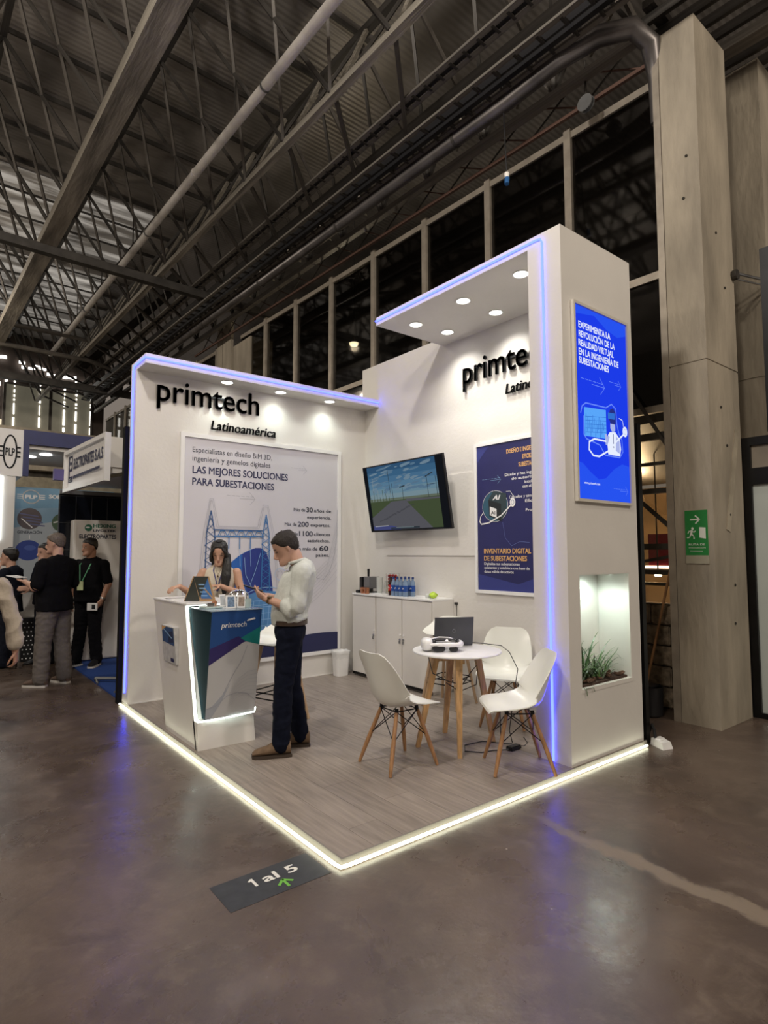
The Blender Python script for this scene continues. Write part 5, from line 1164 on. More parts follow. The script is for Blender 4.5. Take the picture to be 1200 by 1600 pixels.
def head_mesh(mb, c, M, k=1.0):
    """skull, jaw, nose, ears; M rotates local head axes (x forward, y left, z up)"""
    def q(x, y_, z): return Vector(c)+M @ Vector((x*k, y_*k, z*k))
    n = 28; rows = []
    prof = [(-.118, .020, .052, .018), (-.112, .045, .055, .026), (-.098, .066, .050, .040), (-.075, .078, .030, .052), (-.045, .088, .004, .061), (-.015, .094, -.004, .068), (.015, .098, -.008, .073), (.045, .099, -.010, .075), (.075, .093, -.012, .071), (.098, .076, -.014, .058), (.113, .050, -.015, .038), (.119, .018, -.015, .014)]
    for z, rx, cx_, ry in prof:
        row = []
        for j in range(n):
            a = 2*math.pi*j/n; ca, sa = math.cos(a), math.sin(a); x = cx_+rx*ca; yy = ry*sa
            if ca > .5 and -.05 < z < .03: x -= .006*math.exp(-((abs(yy)-.032)/.016)**2)
            row.append(q(x, yy, z))
        rows.append(row)
    mb.grid(rows, closed=True); mb.add(rows[0], [tuple(range(n))[::-1]]); mb.add(rows[-1], [tuple(range(n))])
    ell_tube(mb, [q(.084, 0, .016), q(.099, 0, -.006), q(.114, 0, -.028), (q(.104, 0, -.040))], [(.009*k, .009*k), (.011*k, .012*k), (.016*k, .013*k), (.015*k, .009*k)], side=M @ Vector((0, 1, 0)), n=10)
    ell_tube(mb, [q(.082, -.030, .022), q(.089, 0, .024), q(.082, .030, .022)], [(.008*k, .007*k)]*3, side=M @ Vector((0, 0, 1)), n=8)     # brow
    ell_tube(mb, [q(.078, -.018, -.064), q(.092, 0, -.062), q(.078, .018, -.064)], [(.010*k, .008*k)]*3, side=M @ Vector((0, 0, 1)), n=8)   # lips
    ell_tube(mb, [q(.072, -.012, -.104), q(.078, 0, -.104), q(.072, .012, -.104)], [(.012*k, .010*k)]*3, side=M @ Vector((0, 0, 1)), n=8)
    for s in (-1, 1): ell_tube(mb, [q(.0, s*.072, .018), q(-.012, s*.079, .0), q(-.004, s*.074, -.030)], [(.012*k, .006*k), (.014*k, .006*k), (.008*k, .005*k)], side=M @ Vector((1, 0, 0)), n=8)
def face_bits(c, M, k, parent, hairm, lipm, eye_open=True, beard=None):
    def q(x, y_, z): return Vector(c)+M @ Vector((x*k, y_*k, z*k))
    for s in (-1, 1):
        MB().tube([q(.081, s*.018, .028), q(.086, s*.032, .034), q(.074, s*.048, .028)], [.002*k, .0032*k, .0015*k], 6).build('eyebrow', hairm, parent, smooth=True)
        e = MB().tube([q(.081, s*.020, .005), q(.0835, s*.031, .007), q(.077, s*.043, .005)], [.003*k, (.0062 if eye_open else .0025)*k, .003*k], 8).build('eye', EYEW if eye_open else EYED, parent, smooth=True)
        if eye_open: MB().tube([q(.084, s*.031, .007), q(.0895, s*.031, .006)], .0042*k, 8).build('iris', EYED, parent, smooth=True)
        MB().tube([q(.081, s*.018, .009), q(.086, s*.031, .0135), q(.076, s*.045, .009)], .0013*k, 6).build('eyelid_line', EYED, parent, smooth=True)
    MB().tube([q(.086, -.022, -.0635), q(.0975, -.008, -.060), q(.0985, 0, -.062), q(.0975, .008, -.060), q(.086, .022, -.0635)], [.0022*k, .0045*k, .0048*k, .0045*k, .0022*k], 8).build('mouth', lipm, parent, smooth=True)
EYEW = mat('eye_white', (.6, .57, .54), .3, var=.02); EYED = mat('eye_dark', (.05, .028, .02), .35, var=.1)
HPROF = [(-.118, .020, .052, .018), (-.112, .045, .055, .026), (-.098, .066, .050, .040), (-.075, .078, .030, .052), (-.045, .088, .004, .061), (-.015, .094, -.004, .068), (.015, .098, -.008, .073), (.045, .099, -.010, .075), (.075, .093, -.012, .071), (.098, .076, -.014, .058), (.113, .050, -.015, .038), (.119, .018, -.015, .014)]
def short_hair(c, M, k, parent, m, voxel=.007, seed=0, fringe=0.0, bald=0.0, thick=.009, line=(.066, .030, -.062), name='hair'):
    """closed hair cap: follows the skull, lifted above the hairline and sunk inside it below"""
    def q(x, y_, z): return Vector(c)+M @ Vector((x*k, y_*k, z*k))
    n, rows = 56, []
    Z = [-.105+.231*i/40 for i in range(41)]
    for z in Z:
        zz = min(z, .1185)
        for a_, b_ in zip(HPROF[:-1], HPROF[1:]):
            if a_[0] <= zz <= b_[0] or (b_ is HPROF[-1]): t = min(1, max(0, (zz-a_[0])/(b_[0]-a_[0]))); rx, cx_, ry = [a_[i]+(b_[i]-a_[i])*t for i in (1, 2, 3)]; break
        row = []
        for j in range(n):
            an = 2*math.pi*j/n; A = abs(math.atan2(math.sin(an), math.cos(an)))   # 0 front .. pi back
            pts_ = [(0, line[0]), (.75, line[0]-.004), (1.15, line[1]), (1.5, line[1]-.024), (1.95, line[2]+.03), (2.4, line[2]), (3.15, line[2]-.008)]
            for (a0, h0), (a1, h1) in zip(pts_[:-1], pts_[1:]):
                if a0 <= A <= a1: hl = h0+(h1-h0)*(A-a0)/(a1-a0); break
            hl += .004*noise.noise(Vector((an*4, seed, 0)))
            f = min(1, max(0, (z-hl+.004)/.028)); f = f*f*(3-2*f)
            nz = noise.noise(Vector((math.cos(an)*9+seed, math.sin(an)*9, z*26)))
            g = -.008+(thick*(.45+.55*min(1, A/1.2))+.008+.005*nz+(fringe*max(0, math.cos(an))*max(0, 1-abs(z-.08)/.05)))*f
            row.append(q(cx_+(rx+g)*math.cos(an), (ry+g)*math.sin(an), z+(thick*.5*f if z > .09 else 0)))
        rows.append(row)
    mb = MB(); mb.grid(rows, closed=True); mb.add(rows[0], [tuple(range(n))[::-1]]); mb.add(rows[-1], [tuple(range(n))])
    return mb.build(name, m, parent, smooth=True)
def shoe(ankle, d, m, solem, parent, L=.285, k=1.0, name='shoe'):
    d = Vector(d).normalized(); s = Vector((-d.y, d.x, 0)); a = Vector(ankle); a.z = 0
    st = [(-.075, .032, .050, .10), (-.05, .040, .055, .145), (0, .042, .055, .150), (.05, .045, .045, .115), (.10, .049, .034, .086), (.15, .049, .028, .072), (.185, .043, .024, .060), (.207, .026, .018, .042)]
    mb = MB(); rows = []; kk = L/.285
    for x, hw, zc, h in st:
        row = []
        for j in range(16):
            an = 2*math.pi*j/16; yy = hw*math.cos(an); zz = math.sin(an); z = .018+(h-.018)*(.5+.5*zz) if True else 0
            yy *= (1 if zz < 0 else 1-.35*zz*zz); row.append(a+d*x*kk+s*yy+Vector((0, 0, z)))
        rows.append(row)
    mb.grid(rows, closed=True); mb.add(rows[0], [tuple(range(16))[::-1]]); mb.add(rows[-1], [tuple(range(16))])
    o = mb.build(name, m, parent, smooth=True)
    mb = MB(); lo = []
    for x, hw, zc, h in st: lo.append((x*kk, hw+.004))
    pts = [a+d*(x-(.008 if i == 0 else 0))+s*w for i, (x, w) in enumerate(lo)]+[a+d*(x+.006)-s*w for x, w in lo[::-1]]
    mb.prism(pts, (0, 0, .022)); mb.build('sole', solem, o)
    mb = MB()
    for i in range(3): mb.tube([a+d*(.05+i*.018)+s*.018+Vector((0, 0, .084-i*.009)), a+d*(.055+i*.018)-s*.018+Vector((0, 0, .084-i*.009))], .0025, 5)
    mb.build('laces', solem, o)
    return o
def human(name, label, loc, yaw, J, mats, top='shirt', voxel=.008, hands=True, k=1.0, hair=None, group=None, face=True, eye_open=False, low=False):
    """J: joints in local coordinates (x forward, y left, z up from the ground)"""
    t = thing(name, label, 'person', loc, group, local=True, rotz=yaw)
    D = dict(pelvis=(0, 0, .95), waist=(0, 0, 1.10), chest=(0, 0, 1.29), upper=(-.01, 0, 1.40), neck=(0, 0, 1.47), head=(.02, 0, 1.62), hpitch=0, hyaw=0, hroll=0,
             sl=(0, .185, 1.41), sr=(0, -.185, 1.41), el=(-.03, .23, 1.12), er=(-.03, -.23, 1.12), wl=(.05, .24, .87), wr=(.05, -.24, .87), hl=(0, 0, -1), hr=(0, 0, -1), pl=(0, -1, 0), pr=(0, 1, 0), cl=.35, cr=.35,
             kl=(.02, .10, .50), kr=(.02, -.10, .50), al=(0, .11, .09), ar=(0, -.11, .09), fl=(1, .12, 0), fr=(1, -.12, 0), hipw=.088, bulk=1.0, belly=0.0, sw=.175)
    D.update(J); V = {a: Vector(b) if isinstance(b, tuple) else b for a, b in D.items()}
    b = V['bulk']; be = V['belly']; V_ = V
    sidev = (V['sl']-V['sr']).normalized()
    hipl = V['pelvis']+Vector((0, V['hipw'], -.03)); hipr = V['pelvis']+Vector((0, -V['hipw'], -.03))
    M = rotm(V['hyaw'], V['hpitch'], V['hroll'])
    up = M @ Vector((0, 0, 1))
    hb = V['head']+M @ Vector((-.025, 0, -.07))
    sp = [V['pelvis']+Vector((0, 0, -.06)), V['pelvis'], V['waist']+Vector((be*.5, 0, 0)), V['chest'], V['upper'], V['neck']]
    sw = V['sw']
    sr_ = [(.150*b, .110*b), (.168*b, .118*b), (.142*b, (.105+be)*b), (.168*b, .118*b), (sw*.92, .085*b), (.062, .062)]
    def torso(mb, g, lo=0, hi=6, grow=(0,)*6, cap=.5, tuck=0):
        S_ = list(sp)
        if tuck: S_[lo] = sp[lo]+Vector((0, 0, tuck))
        P, Rr = smoothpts(S_[lo:hi], [(a+g+grow[i+lo], c+g+grow[i+lo]) for i, (a, c) in enumerate(sr_[lo:hi])], 3); ell_tube(mb, P, Rr, side=sidev, n=22, cap=cap)
    def arm(mb, s, e, w, g, f0=0.0, f1=1.0, r=(.052, .046, .043, .037, .026), stop=None):
        s, e, w = Vector(s), Vector(e), Vector(w); pts = [s, s.lerp(e, .5), e, e.lerp(w, .35), w]; rr = [(x*b**.5+g) for x in r]
        if stop is not None:   # sleeve ends part-way: 0..1 upper arm, 1..2 forearm
            pts, rr2 = [s], [rr[0]]
            if stop <= 1: pts += [s.lerp(e, stop*.5), s.lerp(e, stop)]; rr2 += [rr[1], rr[1]]
            else: pts += [s.lerp(e, .5), e, e.lerp(w, stop-1)]; rr2 += [rr[1], rr[2], rr[3]+.004]
            rr = rr2
        P, Q = smoothpts(pts, rr, 3); ell_tube(mb, P, Q, side=(0, 0, 1) if abs((e-s).normalized().z) < .7 else (1, 0, 0), n=12)
    def leg(mb, h, kn, an, g, top=.088, r=(.090, .074, .056, .054, .038), end=None):
        pts = [h, h.lerp(kn, .5), kn, kn.lerp(an, .35), an if end is None else kn.lerp(an, end)]; P, Q = smoothpts(pts, [x*(b**.6)+g for x in r], 3); ell_tube(mb, P, Q, side=(0, 1, 0), n=16)
    # --- body: one continuous surface
    mb = MB(); torso(mb, -.004)
    ell_tube(mb, [V['upper'], V['neck'], hb], [(.07, .06), (.056, .058), (.054, .060)], side=sidev, n=16)
    head_mesh(mb, V['head'], M, k)
    for s, e, w, hd, pn, c, th in ((V['sl'], V['el'], V['wl'], V['hl'], V['pl'], V['cl'], 1), (V['sr'], V['er'], V['wr'], V['hr'], V['pr'], V['cr'], -1)):
        arm(mb, s, e, w, 0)
        if hands: hand(mb, w, hd, pn, c, .185*k, th)
    leg(mb, hipl, V['kl'], V['al'], -.004); leg(mb, hipr, V['kr'], V['ar'], -.004)
    for a_, f_ in ((V['al'], V['fl']), (V['ar'], V['fr'])): ell_tube(mb, [a_+Vector((0, 0, -.02)), Vector(a_)+Vector(f_).normalized()*.09+Vector((0, 0, -.045))], [.034, .026], n=10)
    remesh(mb, 'body', mats['skin'], t, voxel, 3)
    # --- trousers
    mb = MB(); torso(mb, .008, 0, 2, cap=.45); ell_tube(mb, [sp[1]+Vector((0, 0, .075)), sp[1]], [(sr_[1][0]*.93+.006, sr_[1][1]*.95+.006)]*2, side=sidev, n=20, cap=.1)
    tg = mats.get('tg', .012)
    leg(mb, hipl, V['kl'], V['al'], tg, r=(.092, .078, .064, .064, .058), end=1.0); leg(mb, hipr, V['kr'], V['ar'], tg, r=(.092, .078, .064, .064, .058), end=1.0)
    if mats.get('trousers'): remesh(mb, 'trousers', mats['trousers'], t, max(voxel, .009), 4, wr=.005, wscale=(10, 10, 16), seed=3)
    # --- top
    mb = MB(); hem = mats.get('hem', 0); g = mats.get('g', .016)
    torso(mb, g, 1, 6, (0, .0+mats.get('flare', 0)*.3, mats.get('flare', 0), 0, .002, -.010), cap=.12, tuck=0 if hem else .06)
    if hem: ell_tube(mb, [sp[2], sp[1], sp[1]+Vector((0, 0, -hem))], [(sr_[2][0]+g+.01, sr_[2][1]+g+.01), (sr_[1][0]+g+.008, sr_[1][1]+g+.008), (sr_[1][0]+g+.014, sr_[1][1]+g+.014)], side=sidev, n=22, cap=.1)
    st_ = mats.get('sleeve', 1.0)
    if st_:
        for s, e, w in ((V['sl'], V['el'], V['wl']), (V['sr'], V['er'], V['wr'])): arm(mb, s, e, w, mats.get('sg', .016), stop=st_)
    remesh(mb, top, mats['top'], t, max(voxel, .008), 4, wr=mats.get('wr', .006), wscale=mats.get('ws', (11, 11, 8)), seed=hash(name) % 7 if False else 5)
    if mats.get('shoe'):
        for a_, f_ in ((V['al'], V['fl']), (V['ar'], V['fr'])): shoe(a_, f_, mats['shoe'], mats['sole'], t)
    if face: face_bits(V['head'], M, k, t, mats['hair'], mats.get('lip', LIP), eye_open)
    return t, V, M
SKIN1 = mat('skin_tan', (.50, .29, .20), .5, var=.06, scale=14); SKIN2 = mat('skin_brown', (.36, .19, .125), .5, var=.08, scale=14); SKIN3 = mat('skin_fair', (.52, .31, .23), .5, var=.06, scale=14)
LIP = mat('lip', (.34, .13, .10), .45, var=.05)
HAIRB = mat('hair_black', (.007, .006, .006), .45, var=.4, scale=80, bump=.35, bscale=180, stretch=(1, 1, .12)); HAIRD = mat('hair_dark_brown', (.014, .009, .007), .65, var=.4, scale=60, bump=.35, bscale=160); HAIRG = mat('hair_grey', (.13, .105, .085), .55, var=.35, scale=60, bump=.35, bscale=160)
SOLEW = mat('sole_white', (.6, .58, .54), .5, var=.05); SOLED = mat('sole_dark', (.05, .035, .025), .6, var=.1)
NAVYC = mat('navy_trouser_cloth', (.005, .007, .017), .85, spec=.12, var=.2, scale=40, bump=.1, bscale=120)
LANY = mat('lanyard', (.05, .05, .16), .5, var=.2, scale=80); WATCH = mat('watch_metal', (.35, .25, .13), .25, .9, var=.1)
def lanyard(parent, a, b, c, w, m, badge=None):
    MB().tube([a, Vector(a).lerp(Vector(b), .5), b], w, 6).tube([c, Vector(c).lerp(Vector(b), .5), b], w, 6).build('lanyard', m, parent, smooth=True)
    if badge: p = Vector(b); MB().box((p.x-.003, p.y-.035, p.z-.11), (p.x+.005, p.y+.035, p.z), bev=.002).build('badge', badge, parent)

# ---- man with the phone
SH = mat('pale_shirt_cloth', (.55, .58, .55), .75, var=.07, scale=30, bump=.12, bscale=90)
SUEDE = mat('tan_suede', (.155, .10, .06), .85, var=.2, scale=30, bump=.1, bscale=150)
t, V, M = human('person', 'standing man in pale rolled-sleeve shirt and navy trousers looking at a phone', (.585, 1.575, FZ), R(150), dict(
    pelvis=(.0, 0, .93), waist=(.005, 0, 1.07), chest=(-.045, 0, 1.25), upper=(-.085, 0, 1.365), neck=(-.05, 0, 1.435), head=(.040, -.0, 1.552), hpitch=R(33), hyaw=R(6),
    sl=(-.085, .185, 1.355), sr=(-.07, -.185, 1.355), el=(-.045, .235, 1.09), er=(-.03, -.23, 1.09), wl=(.175, .125, 1.165), wr=(.18, -.13, 1.17), hl=(.75, -.50, .38), hr=(.78, .40, .28), pl=(.1, -.75, .65), pr=(0, .35, .9), cl=.55, cr=.5,
    kl=(.045, .105, .50), kr=(-.015, -.105, .50), al=(.06, .11, .09), ar=(-.085, -.115, .09), fl=(1, .06, 0), fr=(1, -.10, 0), bulk=.98, sw=.18),
    dict(skin=SKIN3, hair=HAIRD, trousers=NAVYC, top=SH, shoe=SUEDE, sole=SOLED, sleeve=1.28, g=.022, sg=.022, wr=.013, ws=(7, 7, 5), tg=.010, flare=.012), top='shirt', voxel=.0065)
short_hair(V['head'], M, 1.0, t, HAIRD, .006, 2, .004, thick=.012, line=(.070, .02, -.07))
mb = MB(); ell_tube(mb, [(0, 0, .965), (0, 0, .998)], [(.184, .134), (.182, .133)], n=28, cap=.08); mb.build('belt', mat('belt_leather', (.05, .03, .02), .45, var=.1), t, smooth=True)
MB().box((.130, -.02, .963), (.140, .025, 1.0), bev=.004).build('belt_buckle', WATCH, t)
q = lambda p: Vector(p)
mb = MB(); nk = V['neck']
mb.tube([nk+Vector((.062*math.cos(a)+.005, .070*math.sin(a), .012+.018*-math.cos(a))) for a in [2*math.pi*j/22+.12 for j in range(22)]], .012, 8); mb.build('collar', SH, t, smooth=True)
for s in (-1, 1): MB().prism([nk+Vector((.060, s*.012, .0)), nk+Vector((.045, s*.055, .012)), nk+Vector((.075, s*.060, -.045)), nk+Vector((.098, s*.030, -.050))], (.004, 0, .003)).build('collar_wing', SH, t)
MB().tube([nk+Vector((-.070, .0, .022)), nk+Vector((-.045, .078, .0)), nk+Vector((.02, .088, -.055)), nk+Vector((.085, .055, -.14)), nk+Vector((.11, .01, -.24))], .007, 6).tube([nk+Vector((-.070, .0, .022)), nk+Vector((-.045, -.078, .0)), nk+Vector((.02, -.088, -.055)), nk+Vector((.085, -.055, -.14)), nk+Vector((.11, .01, -.24))], .007, 6).build('lanyard', LANY, t, smooth=True)
for w_, e_ in (('wl', 'el'), ('wr', 'er')):
    d_ = (V[w_]-V[e_]).normalized(); c_ = V[e_].lerp(V[w_], .26)
    MB().tube([c_-d_*.022, c_+d_*.022], [.060, .056], 16).build('rolled_cuff', SH, t, smooth=True)
d_ = (V['wl']-V['el']).normalized(); c_ = V['wl']-d_*.025; MB().tube([c_-d_*.008, c_+d_*.008], .032, 16).build('watch_strap', WATCH, t, smooth=True); MB().lathe([(0, .0), (.019, 0), (.019, .008), (0, .009)], c_+Vector((.0, .022, .02)), 14).build('watch_face', WATCH, t)
ph = thing('smartphone', 'smartphone held in the hands of the man in the pale shirt', 'phone', (0, 0, 0), local=True); ph.location = (.585, 1.575, FZ); ph.rotation_euler = (0, 0, R(150))
pc = Vector((.285, .0, 1.235)); ax = Vector((.92, 0, .30)).normalized(); ay = Vector((0, 1, 0)); az = ax.cross(ay)*-1
MB().hexa([pc-ax*.075-ay*.037, pc+ax*.075-ay*.037, pc+ax*.075+ay*.037, pc-ax*.075+ay*.037]+[p_+az*.009*-1 for p_ in (pc-ax*.075-ay*.037, pc+ax*.075-ay*.037, pc+ax*.075+ay*.037, pc-ax*.075+ay*.037)]).build('phone_body', BLACKP, ph)
MB().prism([pc-ax*.07-ay*.033, pc+ax*.07-ay*.033, pc+ax*.07+ay*.033, pc-ax*.07+ay*.033], Vector(ax.cross(ay))*.0 + Vector((0, 0, .0012))).build('phone_screen', glow('phone_screen', (.35, .42, .75), .9), ph)

# ---- woman behind the counter
CREAM = mat('cream_cloth', (.60, .54, .44), .7, var=.05, scale=30, bump=.1, bscale=90)
t, V, M = human('person', 'woman with long black hair in a cream sleeveless top behind the counter', (.70, 3.22, FZ), R(236), dict(
    pelvis=(-.03, 0, .93), waist=(-.01, 0, 1.07), chest=(0, 0, 1.22), upper=(-.005, 0, 1.325), neck=(.015, 0, 1.395), head=(.055, 0, 1.515), hpitch=R(28), hyaw=R(4),
    sl=(0, .165, 1.315), sr=(0, -.165, 1.315), el=(.03, .22, 1.10), er=(.05, -.27, 1.11), wl=(.19, .04, 1.19), wr=(.22, -.34, 1.19), hl=(.6, -.7, .05), hr=(.75, -.45, -.1), pl=(0, 0, -1), pr=(0, 0, -1), cl=.45, cr=.5,
    bulk=.86, sw=.155, hipw=.08), dict(skin=SKIN1, hair=HAIRB, trousers=NAVYC, top=CREAM, shoe=SOLED, sole=SOLED, sleeve=0, g=.010, wr=.003, lip=mat('lip_red', (.35, .09, .08), .4, var=.05)), top='sleeveless_top', voxel=.0065, k=.95)
mb = MB(); h_ = V['head']
def hq(x, y_, z): return h_+M @ Vector((x, y_, z))
short_hair(V['head'], M, .95, t, HAIRB, seed=4, thick=.014, line=(.078, .02, -.10), name='hair_cap')
for s in (-1, 1):
    ell_tube(mb, [hq(.040, s*.030, .088), hq(.055, s*.060, .050), hq(.038, s*.076, -.005), hq(.020, s*.080, -.07)], [(.026, .016), (.026, .016), (.030, .016), (.032, .018)], side=M @ Vector((1, 0, 0)), n=12)
ell_tube(mb, [hq(-.05, .0, -.02), h_+Vector((-.085, 0, -.12)), h_+Vector((-.09, 0, -.25)), h_+Vector((-.08, 0, -.36))], [(.085, .04), (.095, .035), (.10, .03), (.08, .02)], side=(0, 1, 0), n=16)
ell_tube(mb, [hq(.010, .078, -.03), h_+Vector((.045, .085, -.12)), h_+Vector((.075, .085, -.23)), h_+Vector((.085, .075, -.35)), h_+Vector((.08, .07, -.40))], [(.035, .03), (.045, .030), (.048, .028), (.038, .024), (.02, .015)], side=(0, 1, 0), n=14)
remesh(mb, 'long_hair', HAIRB, t, .0065, 4, wr=.0025, wscale=(60, 60, 5))
nk = V['neck']
MB().tube([nk+Vector((-.02, .055, .02)), nk+Vector((.085, .045, -.06)), nk+Vector((.118, .02, -.16)), nk+Vector((.125, .01, -.26))], .006, 6).tube([nk+Vector((-.02, -.055, .02)), nk+Vector((.085, -.045, -.06)), nk+Vector((.118, -.01, -.16)), nk+Vector((.125, .0, -.26))], .006, 6).build('lanyard', LANY, t, smooth=True)
MB().tube([nk+Vector((.05, .04, -.01)), nk+Vector((.088, .0, -.10)), nk+Vector((.05, -.04, -.01))], .0022, 6).build('necklace', WATCH, t, smooth=True)
MB().lathe([(0, 0), (.009, .003), (.009, .012), (0, .018)], nk+Vector((.100, 0, -.12)), 10).build('pendant', WATCH, t)

# ---- two men in black polos, left
BLKC = mat('black_polo_cloth', (.0045, .0045, .006), .9, spec=.12, var=.15, scale=40, bump=.1, bscale=90); GREYC = mat('grey_trouser_cloth', (.125, .11, .10), .8, var=.12, scale=40, bump=.1, bscale=120)
t, V, M = human('person', 'heavy man in black polo and grey trousers seen from behind, holding a paper', (-.40, 5.50, 0), R(123), dict(
    waist=(.02, 0, 1.12), chest=(-.01, 0, 1.32), upper=(-.03, 0, 1.45), neck=(-.02, 0, 1.52), head=(.02, 0, 1.665), hpitch=R(8), hyaw=R(25), pelvis=(0, 0, .97),
    sl=(-.03, .195, 1.415), sr=(-.03, -.195, 1.415), el=(-.0, .265, 1.15), er=(.0, -.265, 1.15), wl=(.25, .20, 1.22), wr=(.22, -.12, 1.18), hl=(1, -.1, .12), hr=(1, .3, .1), pl=(0, -.3, 1), pr=(0, .4, 1), bulk=1.17, belly=.035, sw=.205, kl=(.02, .12, .52), kr=(.0, -.12, .52), al=(.03, .13, .09), ar=(-.05, -.13, .09), fl=(1, .25, 0), fr=(1, -.1, 0)),
    dict(skin=SKIN3, hair=HAIRG, trousers=GREYC, top=BLKC, shoe=mat('brown_canvas', (.10, .065, .05), .8, var=.2), sole=SOLEW, sleeve=.85, hem=.09, g=.02, sg=.022, tg=.022, wr=.006), top='polo_shirt', voxel=.0085)
short_hair(V['head'], M, 1.02, t, HAIRG, .008, 1)
pr_ = thing('paper_sheet', 'white paper sheet held by the grey-haired man', 'paper', (-.40, 5.50, 0), local=True, rotz=R(123)); MB().prism([(.33, .10, 1.26), (.48, .12, 1.285), (.48, .26, 1.285), (.33, .24, 1.26)], (0, 0, .004)).build('sheet', LACQ, pr_)
t, V, M = human('person', 'standing man in black polo and black trousers with a green lanyard', (.17, 6.42, .02), R(226), dict(
    pelvis=(0, 0, .95), waist=(.02, 0, 1.10), chest=(0, 0, 1.29), upper=(-.02, 0, 1.405), neck=(-.005, 0, 1.475), head=(.03, 0, 1.615), hpitch=R(10), hyaw=R(-25), sl=(-.02, .185, 1.375), sr=(-.02, -.185, 1.375), el=(-.02, .26, 1.12), er=(-.02, -.26, 1.12), wl=(.06, .22, .90), wr=(.02, -.26, .88), hl=(.45, -.35, -.8), pl=(-.3, -.9, 0), bulk=1.10, belly=.02, sw=.195, al=(-.02, .12, .09), ar=(.04, -.14, .09), fl=(1, .2, 0), fr=(1, -.35, 0)),
    dict(skin=SKIN2, hair=HAIRB, trousers=mat('black_trouser_cloth', (.006, .006, .008), .9, spec=.12, var=.15, scale=40), top=BLKC, shoe=BLACKP, sole=SOLEW, sleeve=.85, hem=.07, g=.018, sg=.02, tg=.014, wr=.005), top='polo_shirt', voxel=.0085, eye_open=True)
short_hair(V['head'], M, 1.0, t, HAIRB, .008, 3)
nk = V['neck']; GL = mat('green_lanyard', (.12, .42, .22), .5, var=.1)
MB().tube([nk+Vector((-.03, .06, .0)), nk+Vector((.125, .075, -.10)), nk+Vector((.205, .015, -.32))], .0065, 6).tube([nk+Vector((-.03, -.06, .0)), nk+Vector((.125, -.075, -.10)), nk+Vector((.205, -.015, -.32))], .0065, 6).build('lanyard', GL, t, smooth=True)
MB().box((.208, -.045, nk.z-.44), (.216, .040, nk.z-.32), bev=.002).build('badge', mat('badge_card', (.55, .62, .35), .4, var=.2), t)
MB().lathe([(0, 0), (.014, .001), (.014, .004), (0, .005)], nk+Vector((.170, .085, -.15)), 12, axis='x').build('chest_logo', GL, t)
d_ = (V['wl']-V['el']).normalized(); MB().tube([V['wl']-d_*.03, V['wl']-d_*.01], .036, 14).build('watch', GREYM, t, smooth=True)
bx = thing('small_box', 'small white box in the hand of the man with the green lanyard', 'box', (.17, 6.42, .02), local=True, rotz=R(226)); MB().box((.12, .06, .76), (.145, .20, .86), bev=.003).build('carton', LACQ, bx); MB().box((.1455, .13, .78), (.147, .18, .84)).build('printed_label', CHAR, bx)

# ---- bending man at the left edge with a backpack
BEIGE = mat('beige_shirt_cloth', (.42, .36, .29), .8, var=.12, scale=20, bump=.15, bscale=60); TEAL = mat('teal_backpack_fabric', (.03, .08, .13), .7, var=.15, scale=30)
t, V, M = human('person', 'stooping person in a beige shirt at the left edge of the picture', (-1.42, 3.35, 0), R(62), dict(
    pelvis=(-.08, 0, .90), waist=(.0, 0, 1.03), chest=(.10, 0, 1.20), upper=(.17, 0, 1.30), neck=(.24, 0, 1.36), head=(.34, 0, 1.45), hpitch=R(45), sl=(.17, .185, 1.28), sr=(.19, -.21, 1.28), el=(.15, .26, 1.02), er=(.24, -.30, .97), wl=(.25, .2, .8), wr=(.27, -.31, .72), hl=(.1, -.1, -1), hr=(.05, -.05, -1), cr=.6, kl=(.06, .1, .48), kr=(-.04, -.1, .48), bulk=1.08, sw=.195),
    dict(skin=SKIN2, hair=HAIRB, trousers=mat('light_trouser_cloth', (.30, .28, .26), .8, var=.1, scale=30), top=BEIGE, shoe=BLACKP, sole=SOLEW, sleeve=1.72, hem=.06, g=.02, sg=.020, tg=.02, wr=.012, ws=(8, 8, 6)), top='shirt', voxel=.0085)
short_hair(V['head'], M, 1.0, t, HAIRB, .009, 3)
bp_ = thing('backpack', 'dark teal backpack worn by the stooping person at the left edge', 'backpack', (-1.42, 3.35, 0), local=True, rotz=R(62))
MB().hexa([(-.30, -.20, .78), (-.10, -.20, .78), (-.10, .17, .78), (-.30, .17, .78), (-.13, -.19, 1.22), (.03, -.19, 1.26), (.03, .16, 1.26), (-.13, .16, 1.22)]).build('bag_body', TEAL, bp_); MB().hexa([(-.35, -.15, .82), (-.29, -.15, .82), (-.29, .12, .82), (-.35, .12, .82), (-.27, -.15, 1.02), (-.21, -.15, 1.02), (-.21, .12, 1.02), (-.27, .12, 1.02)]).build('front_pocket', TEAL, bp_)
for s in (-1, 1): MB().tube([(.0, s*.12-.02, 1.25), (.13, s*.14-.01, 1.40), (.27, s*.14, 1.32), (.27, s*.15, 1.12)], .014, 6).build('strap', mat('strap_pink', (.30, .14, .13), .7, var=.1), bp_, smooth=True)

